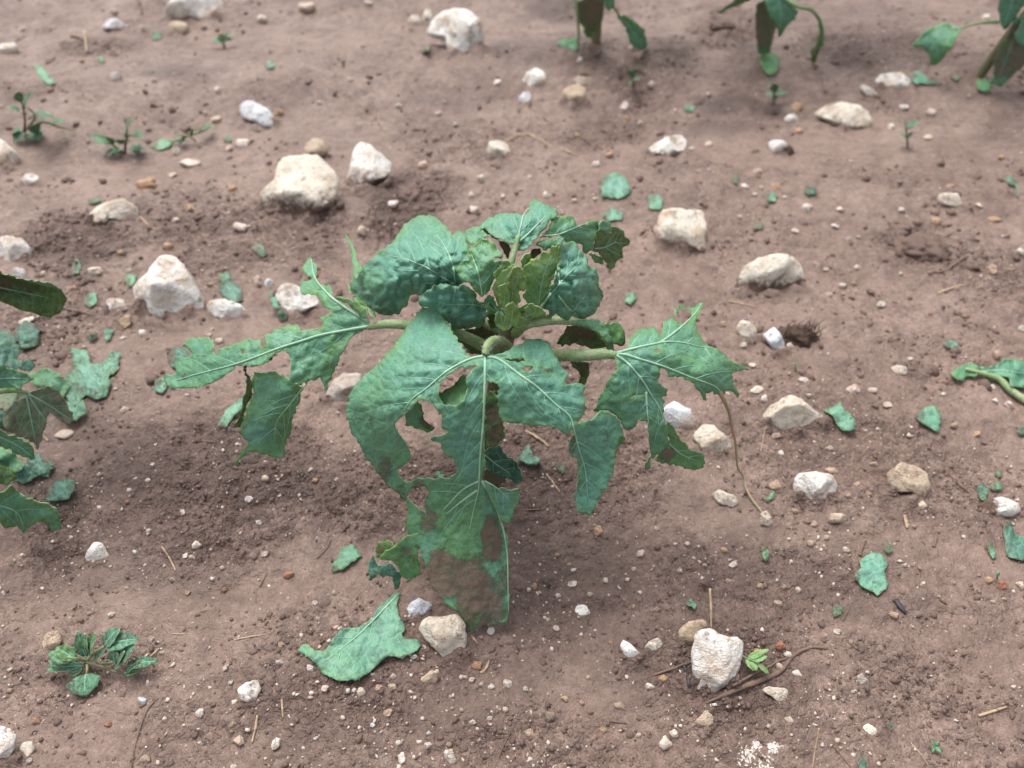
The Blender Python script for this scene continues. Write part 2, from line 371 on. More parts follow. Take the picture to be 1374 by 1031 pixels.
def polydist(P, lines):
    d = np.full(len(P), 1e9)
    for L in lines:
        for i in range(len(L)-1):
            a, b_ = L[i], L[i+1]; ab = b_-a; t = np.clip(((P-a) @ ab)/(ab @ ab+1e-9), 0, 1)
            q = P-(a+t[:, None]*ab); d = np.minimum(d, np.hypot(q[:, 0], q[:, 1]))
    return d
def leaf(name, parent, view, outline, ctrl=None, holes=(), veins=(), tint=.15, dirt=(), tints=(), mat=None, crinkle=1.0, quilt=.0022, jag=2.5,
         res=2.7, side=True, origin=None, drape=None, label=None, thick=.0005, vr=.0012, vmat=None, puff=0.):
    """a torn leaf blade: outline traced in the photograph's pixels, lifted to its own heights (ctrl: x, y, metres above the soil)
    or draped on the soil (drape = curl height); veins are raised tubes that follow the blade"""
    mat = mat or m_leaf
    poly = rough_edge(cv(view, outline), res, jag); hp = [rough_edge(cv(view, h), res, jag*.8) for h in holes]
    mn, mx = poly.min(0), poly.max(0)
    gx, gy = np.meshgrid(np.arange(mn[0], mx[0], res), np.arange(mn[1], mx[1], res*.9))
    gx = gx + (np.arange(gx.shape[0]) % 2)[:, None]*res*.5
    G = np.stack([gx.ravel(), gy.ravel()], 1)+rng.normal(0, res*.08, (gx.size, 2))
    k = inpoly(G, poly)
    for h in hp: k &= ~inpoly(G, h)
    G = G[k]; bound = np.vstack([poly]+hp)
    if len(G):
        near_ = np.zeros(len(G), bool); cell_ = {}
        for q in bound: cell_.setdefault((int(q[0]//res), int(q[1]//res)), []).append(q)
        for i_, q in enumerate(G):
            a_, b_ = int(q[0]//res), int(q[1]//res)
            near_[i_] = any((p[0]-q[0])**2+(p[1]-q[1])**2 < (res*.55)**2 for u_ in (-1, 0, 1) for v_ in (-1, 0, 1) for p in cell_.get((a_+u_, b_+v_), ()))
        G = G[~near_]
    allp = np.vstack([bound, G]); edges = []; o = 0
    for L in [poly]+hp:
        m = len(L); edges += [(o+i, o+(i+1) % m) for i in range(m)]; o += m
    v2, _, f2, *_ = delaunay_2d_cdt([Vector(p) for p in allp], edges, [], 0, 1e-5)
    P = np.array([(v.x, v.y) for v in v2]); Fa = np.array([f for f in f2 if len(f) == 3])
    cen = P[Fa].mean(1); keep = inpoly(cen, poly)
    for h in hp: keep &= ~inpoly(cen, h)
    Fa = Fa[keep]
    used = np.unique(Fa); rm = -np.ones(len(P), int); rm[used] = np.arange(len(used)); P = P[used]; Fa = rm[Fa]
    a = P[Fa[:, 1]]-P[Fa[:, 0]]; b_ = P[Fa[:, 2]]-P[Fa[:, 0]]; s = a[:, 0]*b_[:, 1]-a[:, 1]*b_[:, 0]
    Fa[s > 0] = Fa[s > 0][:, ::-1]                       # pixel y points down: face the camera side
    # veins in pixels
    mains = [crom(cv(view, L), 6) for L in veins]; sides_ = []
    if side:
        for L in mains:
            d = np.diff(L, axis=0); cum = np.concatenate([[0], np.cumsum(np.hypot(d[:, 0], d[:, 1]))]); T = cum[-1]; sp = max(17., min(30, T/5)); q = sp*.7; sg = 1
            while q < T*.93:
                i = min(np.searchsorted(cum, q), len(L)-1); dr = L[i]-L[i-1]; dr /= np.hypot(*dr)+1e-9
                for sgn in (1, -1):
                    an = math.radians(random.uniform(38, 56))*sgn; dd = np.array([dr[0]*math.cos(an)-dr[1]*math.sin(an), dr[0]*math.sin(an)+dr[1]*math.cos(an)])
                    pts = [L[i]]; p = L[i].copy(); ln = 0; mxl = random.uniform(.9, 1.3)*min(T*.42*(1-.5*q/T)+10, 75)
                    while ln < mxl:
                        an2 = math.radians(-2.6*sgn); dd = np.array([dd[0]*math.cos(an2)-dd[1]*math.sin(an2), dd[0]*math.sin(an2)+dd[1]*math.cos(an2)])
                        p = p+dd*5; ln += 5
                        pp = p[None]
                        if not inpoly(pp, poly)[0] or any(inpoly(pp, h)[0] for h in hp): break
                        if len(mains) > 1 and ln > 8 and min(polydist(pp, [M])[0] for M in mains if M is not L) < 6: break
                        pts.append(p.copy())
                    if len(pts) > 3: sides_.append(np.array(pts))
                q += sp*random.uniform(.8, 1.2)
    # depth
    zero = (cv(view, outline[:1])[0][0]*.013) % 7
    if ctrl is not None:
        cp = cv(view, ctrl); f = TPS(cp, depth_at_height(cp, np.array([c_[2] for c_ in ctrl])))
        base = f
    else:
        gf = lambda X: ghit(X)[1]
        base = gf
    CELL = np.zeros((0, 2))
    if puff:
        cg = np.stack(np.meshgrid(np.arange(mn[0]-20, mx[0]+20, 19), np.arange(mn[1]-20, mx[1]+20, 16)), -1).reshape(-1, 2); CELL = cg+rng.uniform(-7, 7, cg.shape)
    def surf(X):
        t = base(X)
        if drape is not None:
            t = t - .0022 - drape*np.clip(.35+.8*perlin3(X[:, 0]*.035, X[:, 1]*.035, 2.2+zero), 0, 2)
        dv = polydist(X, mains) if mains else np.full(len(X), 30.)
        ds = np.minimum(dv, polydist(X, sides_)) if sides_ else dv
        q = quilt*(.6*(1-np.exp(-(dv/14)**2))+.8*(1-np.exp(-(ds/6)**2)))
        q = q + crinkle*(.0030*perlin3(X[:, 0]*.030, X[:, 1]*.030, 1.7+zero)+.0019*perlin3(X[:, 0]*.075, X[:, 1]*.075, 4.7+zero)+.0010*perlin3(X[:, 0]*.16, X[:, 1]*.16, 6.7+zero))
        if puff:
            wx = X+5*np.stack([perlin3(X[:, 0]*.05, X[:, 1]*.05, 31.), perlin3(X[:, 0]*.05, X[:, 1]*.05, 37.)], 1)
            dd = np.sqrt(((wx[:, None]-CELL[None])**2).sum(2)) if len(CELL) else None
            dd.partition(1, axis=1); q = q+puff*np.clip((dd[:, 1]-dd[:, 0])/13., 0, 1)**.6
        return t-q
    t = surf(P); W = CO+rays(P)*t[:, None]
    if drape is not None:
        gz = ground_h(W[:, 0], W[:, 1]); W[:, 2] = np.maximum(W[:, 2], gz+.0008)
    elif origin is None or True:
        gz = ground_h(W[:, 0], W[:, 1]); W[:, 2] = np.maximum(W[:, 2], gz+.0006)
    if drape is not None and parent is None:
        c0 = W.mean(0); origin = (c0[0], c0[1], float(ground_h(np.array([c0[0]]), np.array([c0[1]]))[0]))
    ob = mesh_obj(name, W, Fa, [mat, m_edge], parent, origin=origin)
    me = ob.data; uvl = me.uv_layers.new(name='UVMap'); li = np.zeros(len(me.loops), int); me.loops.foreach_get('vertex_index', li)
    uvl.data.foreach_set('uv', (P[li]/100).ravel())
    tv = np.full(len(P), float(tint)); dv_ = np.zeros(len(P))
    nz = perlin3(P[:, 0]*.04, P[:, 1]*.04, 9.)*.35
    x0, y0, sc = VIEW[view]
    def blob(bx, by, rx, ry): c_ = cv(view, [(bx, by)])[0]; return 1-sstep(.55, 1.2, np.hypot((P[:, 0]-c_[0])/(rx/sc), (P[:, 1]-c_[1])/(ry/sc))+nz)
    ed = np.sqrt(np.min(np.stack([((P-q)**2).sum(1) for q in bound[::3]], 0), 0)) if len(P) < 14000 else np.full(len(P), 99.)
    tv = tv+.45*(1-sstep(1.5, 11., ed+6*perlin3(P[:, 0]*.05, P[:, 1]*.05, 4.)))+.22*perlin3(P[:, 0]*.012, P[:, 1]*.012, 6.+zero)
    for bx, by, rx, ry, s_ in dirt: dv_ = np.maximum(dv_, s_*blob(bx, by, rx, ry))
    for bx, by, rx, ry, s_ in tints: w = blob(bx, by, rx, ry); tv = tv*(1-w)+s_*w
    attr(ob, 'tint', tv); attr(ob, 'dirt', dv_)
    md = ob.modifiers.new('thickness', 'SOLIDIFY'); md.thickness = thick; md.offset = -1; md.material_offset_rim = 1
    if label: ob['label'] = label
    for i, L in enumerate(mains):
        tt = surf(L); Wv = CO+rays(L)*(tt-vr*.30)[:, None]
        if drape is not None: Wv[:, 2] = np.maximum(Wv[:, 2], ground_h(Wv[:, 0], Wv[:, 1])+.0012)
        V, F = tube_mesh(Wv, np.linspace(vr*.85, vr*.22, len(Wv))*(1+.18*perlin3(np.arange(len(Wv))*.7, np.full(len(Wv), .3), 5.)), 6)
        mesh_obj('midrib' if i == 0 else 'vein', V, F, vmat or m_vein, ob)
    if sides_:
        V, F = [], []
        x0, y0, sc0 = VIEW[view]
        for L in sides_:
            if any(s_ > .8 and np.hypot((L[-1][0]-x0)*sc0/1-bx, 0)/rx < 1 and abs((L[-1][1]-y0)*sc0-by)/ry < 1 for bx, by, rx, ry, s_ in dirt): continue
            tt = surf(L); Wv = CO+rays(L)*(tt-.0001)[:, None]
            v_, f_ = tube_mesh(Wv, np.linspace(.00036, .00016, len(Wv)), 5); o_ = len(V); V += list(v_); F += [tuple(i+o_ for i in q) for q in f_]
        so = mesh_obj('fine_veins', V, F, m_vein2, ob); so['kind'] = 'stuff'
    return ob
def pz(view, pts):
    """(x, y, metres above soil) in a view -> world points"""
    P = cv(view, pts); z = np.array([p[2] for p in pts]); return CO+rays(P)*depth_at_height(P, z)[:, None]

# ================================================================= WHERE THE STONES LIE
WHITE, CREAM, TAN, GREY, BLUE, BROWN, ORANGE, DARK = (.81,.785,.745), (.74,.68,.58), (.54,.43,.32), (.50,.46,.43), (.70,.73,.78), (.36,.26,.20), (.50,.32,.20), (.035,.035,.042)
STONES = [
    ('big white stone with ragged lower edge, cut by a beige chip below', 'Q1', '665,60 690,10 720,-30 860,-30 885,5 860,70 820,85 760,70 700,85', WHITE, .1, (0,-1)),
    ('small beige chip tucked under the big ragged white stone', 'Q1', '675,100 715,84 750,95 755,120 735,150 700,145 680,120', TAN, .3, (0,-1)),
    ('bluish grey stone half buried in a ridge of rough soil', 'Q1', '400,110 430,80 470,80 515,108 510,130 455,125 420,130', BLUE, .45, (0,-1)),
    ("white stone beside a torn green leaf blade on the silt", 'Q1', '-20,190 10,175 55,170 70,195 40,220 -20,230', WHITE, .2, (0,-1)),
    ('small grey-white stone alone on smooth silt near the ragged white stone', 'Q1', '435,305 445,290 470,288 487,300 480,322 450,325', GREY, .2, (0,-1)),
    ('bright white curved oblong stone beside a pink pebble', 'Q1', '955,440 965,405 1000,400 1050,425 1085,450 1110,500 1090,525 1050,510 1020,485 975,470', BLUE, .0, (0,-1)),
    ('round tan ball-like stone touching the large pitted stone', 'Q1', '1220,600 1225,570 1255,555 1295,560 1315,600 1305,635 1270,630 1235,620', TAN, .4, (0,-1)),
    ('large pitted cream boulder with muddy underside behind the torn plant', 'Q1', '1045,820 1050,770 1095,720 1110,660 1130,625 1180,618 1260,620 1300,650 1340,690 1350,750 1335,820 1290,860 1230,890 1170,910 1110,880 1065,850', CREAM, .42, (0,-1)),
    ('white rounded stone just in front of the straggly brown-stemmed weed', 'Q1', '-40,560 0,555 40,590 75,630 60,665 20,685 -40,680', WHITE, .15, (0,-1)),
    ("small white oval stone next to the rounded stone by the straggly weed", 'Q1', '85,720 100,700 130,693 155,710 155,735 120,748 92,740', WHITE, .1, (0,-1)),
    ('yellowish arched stone with a hollow under it on crumbly soil', 'Q1', '350,880 370,840 420,810 500,800 545,830 550,860 500,880 460,872 430,862 422,905 365,910', CREAM, .3, (0,-1)),
    ('white lumpy stone beyond the dark drooping leaf', 'Q1', '-40,960 20,945 80,955 110,990 115,1030 60,1060 -40,1065', WHITE, .1, (0,-1)),
    ('large mushroom-shaped white stone with a narrow foot', 'Q2', '335,130 360,85 400,45 450,32 500,35 540,70 565,120 560,165 525,180 545,205 520,215 470,235 430,215 420,160 385,140', WHITE, .05, (0,-1)),
    ('low pale stone left of the mushroom-shaped stone', 'Q2', '260,80 275,62 300,62 312,85 295,100 270,98', CREAM, .2, (0,-1)),
    ('upright cream chip touching the mushroom-shaped stone', 'Q2', '320,75 330,45 348,40 360,70 345,105 325,100', CREAM, .2, (0,-1)),
    ('white rounded stone with a smaller pale stone just below it', 'Q2', '715,345 740,295 775,272 805,290 820,335 800,352 750,358', WHITE, .2, (0,-1)),
    ('small pale stone below the white rounded stone', 'Q2', '703,395 725,370 750,368 755,390 735,418 712,424', BLUE, .1, (0,-1)),
    ('peach coloured stone leaning on a thin grey slab', 'Q2', '880,380 905,345 945,332 975,355 968,400 945,435 905,420', TAN, .1, (0,-1)),
    ('thin grey-white slab behind the peach stone', 'Q2', '920,325 945,305 990,312 1010,335 995,352 960,340', GREY, .1, (0,-1)),
    ('tall white boulder with brown stain next to the pitted cream boulder', 'Q2', '10,770 25,690 45,610 60,565 90,570 140,610 185,645 195,680 170,715 130,740 80,765 30,785', WHITE, .32, (0,-1)),
    ('squarish cream stone at the end of a dry root', 'Q2', '575,600 590,570 625,562 660,575 672,610 655,640 615,648 585,630', CREAM, .15, (0,-1)),
    ('white wedge stone with dark hollow behind the square leaf scrap', 'Q2', '1200,625 1240,590 1300,550 1360,535 1380,560 1370,600 1330,610 1310,640 1270,620', WHITE, .3, (0,-1)),
    ("flat-faced cream block stone right of the torn plant's top", 'N', '878,308 890,281 915,279 946,281 948,310 946,338 930,332 905,328 885,320', CREAM, .25, (0,-1)),
    ('oblong cream stone with tan lower edge on the far silt', 'Q3', '545,450 600,415 660,410 715,420 745,450 760,490 740,515 690,530 640,510 590,475', CREAM, .3, (0,-1)),
    ('pale lumpy stone touching a green scrap under the far plant', 'Q3', '785,320 810,295 880,290 920,315 930,345 880,360 830,350', WHITE, .2, (0,-1)),
    ('thin slanting grey stone near the pale lumpy stone', 'Q3', '722,345 740,336 770,365 797,390 780,402 745,385', GREY, .3, (0,-1)),
    ('small bright white stone beside an orange-brown one', 'Q3', '415,475 430,460 460,460 472,480 450,495 425,494', WHITE, .0, (0,-1)),
    ('small orange-brown stone above the small bright white stone', 'Q3', '440,430 455,412 485,418 497,440 475,452 450,448', ORANGE, .3, (0,-1)),
    ('white triangular stone with a dark stub on its side', 'Q3', '350,575 370,562 405,565 425,585 400,605 375,622 360,600', WHITE, .2, (0,-1)),
    ('pale box-like stone on a dark scuffed patch', 'Q3', '1030,800 1040,775 1110,775 1135,840 1080,830 1040,820', CREAM, .3, (0,-1)),
    ('large white peaked boulder left of the torn plant', 'Q4', '540,200 545,110 590,60 625,10 660,-5 690,0 730,40 775,100 800,160 810,230 800,260 730,270 650,272 580,265 550,240', WHITE, .16, (0,-1)),
    ('low white stone right at the foot of the peaked boulder', 'Q4', '825,200 850,175 900,170 960,190 990,230 960,250 900,245 840,235', WHITE, .22, (0,-1)),
    ('jagged white stone behind the thin rising leaf lobe', 'Q4', '1105,160 1125,115 1170,107 1210,130 1260,150 1275,185 1230,210 1215,240 1180,250 1150,225 1130,190', WHITE, .3, (0,-1)),
    ('tiny pale grey stone beside the jagged white stone', 'Q4', '1055,105 1070,87 1090,92 1097,112 1080,127 1060,122', BLUE, .1, (0,-1)),
    ('small pinkish cream stone between boulder and jagged white stone', 'Q4', '1015,90 1030,72 1050,82 1056,100 1040,112 1020,106', CREAM, .2, (0,-1)),
    ('squarish white stone beside a curled green scrap', 'Q4', '420,180 440,164 490,168 500,200 485,220 440,216', WHITE, .12, (0,-1)),
    ("grey stone half hidden behind the plant's front leaf", 'Q4', '1305,600 1300,560 1330,500 1374,465 1440,470 1455,520 1410,590 1340,605', GREY, .2, (0,-1)),
    ('pale bluish chip right behind the dark drooping leaf', 'Q4', '50,60 65,42 95,50 103,75 80,88 55,82', BLUE, .1, (0,-1)),
    ('rounded cream stone with a dark mud patch on its face', 'Q5', '220,145 230,100 265,40 310,5 380,-10 450,0 485,40 492,80 470,130 440,160 380,170 300,160', CREAM, .5, (0,-1)),
    ('cream notched stone left of a pale bluish slab', 'Q5', '218,290 240,255 275,260 305,305 290,350 265,325 240,315', CREAM, .1, (0,-1)),
    ('bluish white upright slab leaning by a bristly dark stub', 'Q5', '332,315 375,282 410,335 420,390 395,400 365,360', BLUE, .0, (0,-1)),
    ('large cream wedge stone beside a flat green leaf scrap', 'Q5', '325,655 370,600 440,555 480,570 520,610 580,645 588,690 550,715 490,715 430,700 370,680', CREAM, .2, (0,-1)),
    ('rounded beige stone with white glossy spot under the right leaf', 'Q5', '50,720 90,675 130,675 180,720 200,760 185,810 130,810 85,780', CREAM, .12, (0,-1)),
    ('bluish white smooth stone poking out under the right leaf', 'N', '890,548 905,539 925,548 933,565 930,580 905,575 893,563', BLUE, .15, (0,-1)),
    ('bright white blocky stone with mud on one side', 'Q5', '455,900 470,870 540,862 600,875 628,920 620,960 560,970 515,1000 475,975 455,940', WHITE, .22, (-.9,-.4)),
    ('beige rounded stone with a tooth-like lower tip', 'Q5', '835,870 880,825 940,840 985,865 995,910 980,945 955,970 930,940 870,935 840,910', TAN, .25, (0,-1)),
    ('white banded muddy stone beside tiny green leaf bits', 'Q5', '1195,1000 1240,970 1290,965 1340,985 1355,1010 1320,1040 1250,1040', WHITE, .4, (-1,0)),
    ('small beige chip with a shiny white face by the dry stalk', 'Q5', '130,950 160,935 220,960 230,990 200,1010 150,985', CREAM, .3, (0,-1)),
    ('small flat brown-edged stone on smooth silt', 'Q5', '845,445 865,433 900,440 912,465 880,475 860,465', CREAM, .25, (0,-1)),
    ('bright white three-lobed stone alone on dark silt', 'Q6', '345,210 345,180 360,150 375,127 405,130 415,155 432,180 425,200 390,218', WHITE, .0, (0,-1)),
    ('tan crumbly stone beneath the leafy rosette weed', 'Q6', '165,540 185,490 225,485 245,520 230,550 190,560', TAN, .05, (0,-1)),
    ('white faceted stone standing in a small hollow', 'Q6', '955,715 985,690 1025,680 1042,720 1025,760 995,772 965,750', WHITE, .15, (0,-1)),
    ('bright white knobbly stone touching a small pale rounded one', 'Q6', '-20,870 30,880 60,910 50,960 20,1010 -20,1030', WHITE, .0, (0,-1)),
    ('small pale rounded stone touching the bright white knobbly one', 'Q6', '75,975 90,930 125,925 138,950 125,985 95,995', CREAM, .3, (0,-1)),
    ('pale bluish triangular stone by the muddy leaf tip', 'Q7', '240,430 275,370 305,350 355,375 350,395 320,415 270,420', BLUE, .1, (0,-1)),
    ('large white and rusty tan stone at the muddy leaf tip', 'Q7', '302,470 330,435 390,430 460,418 485,450 495,520 480,560 440,605 415,600 385,560 340,520', CREAM, .12, (0,-1)),
    ('olive tan wedge pebble below the white and rusty stone', 'Q7', '310,675 355,640 385,645 378,680 360,702 335,690', TAN, .3, (0,-1)),
    ('white speckled stone alone on open soil', 'Q7', '930,400 945,380 975,378 993,410 990,435 960,430', WHITE, .15, (0,-1)),
    ('white oblong stone pointing at a smaller beige stone', 'Q7', '1113,540 1130,520 1165,545 1205,590 1190,610 1140,600', WHITE, .15, (0,-1)),
    ('small beige stone at the end of the white oblong stone', 'Q7', '1210,560 1225,530 1260,510 1283,535 1265,560 1235,566', CREAM, .3, (0,-1)),
    ('dark slate-blue pebble half sunk in the soil', 'Q7', '795,830 815,805 850,810 863,835 840,865 812,855', DARK, .15, (0,-1)),
    ('large smooth white stone with a forked top by dead twigs', 'Q8', '45,570 65,500 120,480 180,515 240,515 253,550 235,600 225,650 190,700 140,750 100,765 65,710 50,640', WHITE, .1, (0,-1)),
    ('tan rough stone behind the forked white stone', 'Q8', '0,540 -10,480 30,445 90,438 112,475 70,505 45,560 20,570', TAN, .15, (0,-1)),
    ('tan and white angular pebble below the forked white stone', 'Q8', '60,850 100,805 130,830 128,880 85,875', TAN, .3, (0,-1)),
    ('bone-shaped cream stone under the dead twigs', 'Q8', '330,720 360,705 430,715 428,760 405,772 370,742', CREAM, .05, (0,-1)),
    ('cream upright chip at the lower end of the dry stalk', 'Q8', '320,10 345,0 370,45 345,75 322,60', CREAM, .15, (0,-1)),
    ('flat brown stone fragment lying under the bright white blocky stone', 'Q8', '590,45 600,10 640,8 668,25 650,48 610,55', TAN, .4, (0,-1)),
    ('small white block pebble on the soil below the olive wedge', 'Q7', '405,960 440,955 455,1005 435,1018 415,1010', WHITE, .05, (0,-1)),
    ('grey banded flake beside tiny dark specks', 'Q8', '706,665 725,652 755,690 745,720 720,705', GREY, .25, (0,-1)),
    ('cream flake with brown edge on damp soil', 'Q8', '730,870 750,855 780,875 797,905 765,912 745,895', CREAM, .3, (0,-1)),
]
FEET = {}
_m = []
for lb, vw, pts, c_, md, sd_ in STONES:
    P = cv(vw, [tuple(map(float, q.split(','))) for q in pts.split()]); c = (P.min(0)+P.max(0))/2; H_ = (P[:, 1].max()-P[:, 1].min())/2; W_ = (P[:, 0].max()-P[:, 0].min())/2
    ft, tf = ghit([(c[0], c[1]+H_*.85)]); FEET[lb] = (ft, tf); q_ = tf[0]/FPX
    for k_ in np.linspace(-1, 1, 3): _m.append((ft[0][0]+k_*W_*q_*.8, ft[0][1]-(.1-.45*abs(k_))*H_*q_, max(.0035, H_*q_*.44), min(.014, H_*q_*.46), c[0]*.37))
MOUNDS += _m
# ================================================================= THE GROUND
def axis(lo, hi, step, far, grow=1.22):
    a = list(np.arange(lo, hi, step)); s = step
    L, R_ = [], []; x = lo
    while x > -far: s *= grow; x -= s; L.append(x)
    s = step; x = a[-1]
    while x < far: s *= grow; x += s; R_.append(x)
    return np.array(L[::-1]+a+R_)
def build_ground():
    xs = axis(-1.12, 1.12, .0029, 400.)
    ys = []; y = .12
    while y < 1.78: ys.append(y); y += .0017+.0020*(y-.12)
    lo = []; s = .003; y = .12
    while y > -400: s *= 1.25; y -= s; lo.append(y)
    hi = []; s = .005; y = ys[-1]
    while y < 400: s *= 1.25; y += s; hi.append(y)
    ys = np.array(lo[::-1]+ys+hi)
    X, Y = np.meshgrid(xs, ys); h, r = ground_h(X, Y, True); d = blobmask(DAMP_SHADEW, X, Y, 60.)
    nx, ny = len(xs), len(ys)
    V = np.stack([X.ravel(), Y.ravel(), h.ravel()], 1)
    i = np.arange(nx*ny).reshape(ny, nx); F = np.stack([i[:-1, :-1].ravel(), i[:-1, 1:].ravel(), i[1:, 1:].ravel(), i[1:, :-1].ravel()], 1)
    me = bpy.data.meshes.new('soil_ground'); me.vertices.add(len(V)); me.vertices.foreach_set('co', V.ravel())
    me.loops.add(F.size); me.loops.foreach_set('vertex_index', F.ravel()); me.polygons.add(len(F))
    me.polygons.foreach_set('loop_start', np.arange(0, F.size, 4)); me.polygons.foreach_set('use_smooth', np.ones(len(F), bool))
    me.update(); me.materials.append(m_soil)
    o = bpy.data.objects.new('soil_ground', me); link(o); o['kind'] = 'structure'
    attr(o, 'rough', r.ravel()); attr(o, 'damp', d.ravel()); return xs, ys, h, r  # damp: moist soil and the plant's soft shade in one mask
GRID = build_ground()
ICO = None
def ico(sub):
    bm = bmesh.new(); bmesh.ops.create_icosphere(bm, subdivisions=sub, radius=1); bm.verts.ensure_lookup_table()
    V = np.array([v.co[:] for v in bm.verts]); F = np.array([[v.index for v in f.verts] for f in bm.faces]); bm.free(); return V, F
I1, I2, I3, I4 = ico(1), ico(2), ico(3), ico(4)
def scatter(name, n, mat, smin, smax, seed, powr=2.5, bias=1.0, base=.25, sink=.35, bottom=1070):
    r = np.random.default_rng(seed); V0, F0 = I1
    px = np.stack([r.uniform(-60, 1434, n*5), bottom-(bottom+20)*r.uniform(0, 1, n*5)**1.0], 1)
    W, _ = ghit(px); h, rr = ground_h(W[:, 0], W[:, 1], True)
    clump = sstep(-.15, .45, fbm(W[:, 0]*13, W[:, 1]*13, seed*1.7, 2))
    k = r.uniform(0, 1, len(W)) < (base+bias*rr)*(.25+clump); W = W[k][:n]; W[:, 2] = h[k][:n]; m = len(W)
    s = smin+(smax-smin)*r.uniform(0, 1, m)**powr
    VV = np.repeat(V0[None], m, 0)*(1+r.normal(0, .30, (m, len(V0), 1)))*r.uniform(.45, 1.4, (m, 1, 3))
    a = r.uniform(0, 6.28, m); c, s_ = np.cos(a)[:, None], np.sin(a)[:, None]
    x, y = VV[..., 0]*c-VV[..., 1]*s_, VV[..., 0]*s_+VV[..., 1]*c
    VV = np.stack([x, y, VV[..., 2]*.75], -1)*s[:, None, None]; VV += W[:, None, :]; VV[..., 2] += (s*(1-2*sink)*.6)[:, None]
    FF = (F0[None]+(np.arange(m)*len(V0))[:, None, None]).reshape(-1, 3); V = VV.reshape(-1, 3)
    me = bpy.data.meshes.new(name); me.vertices.add(len(V)); me.vertices.foreach_set('co', V.ravel()); me.loops.add(FF.size); me.loops.foreach_set('vertex_index', FF.ravel().astype(int))
    me.polygons.add(len(FF)); me.polygons.foreach_set('loop_start', np.arange(0, FF.size, 3)); me.update(); me.materials.append(mat)
    o = bpy.data.objects.new(name, me); link(o); o['kind'] = 'stuff'; return o
o = scatter('soil_crumbs', 12000, m_crumb, .0005, .0026, 3, 2.6, 1.0, .16, .5); tag(o, 'loose brown soil crumbs strewn over the bare earth', 'soil')
o = scatter('soil_lumps', 2600, m_crumb, .0012, .0062, 13, 3.2, 1.1, .10, .55, 520); tag(o, 'larger brown soil lumps scattered in loose clusters between stones', 'soil')
o = scatter('pale_grit', 4300, m_grit, .0004, .0019, 4, 3.2, .8, .25, .3); tag(o, 'fine pale grit sprinkled over the bare earth', 'grit')

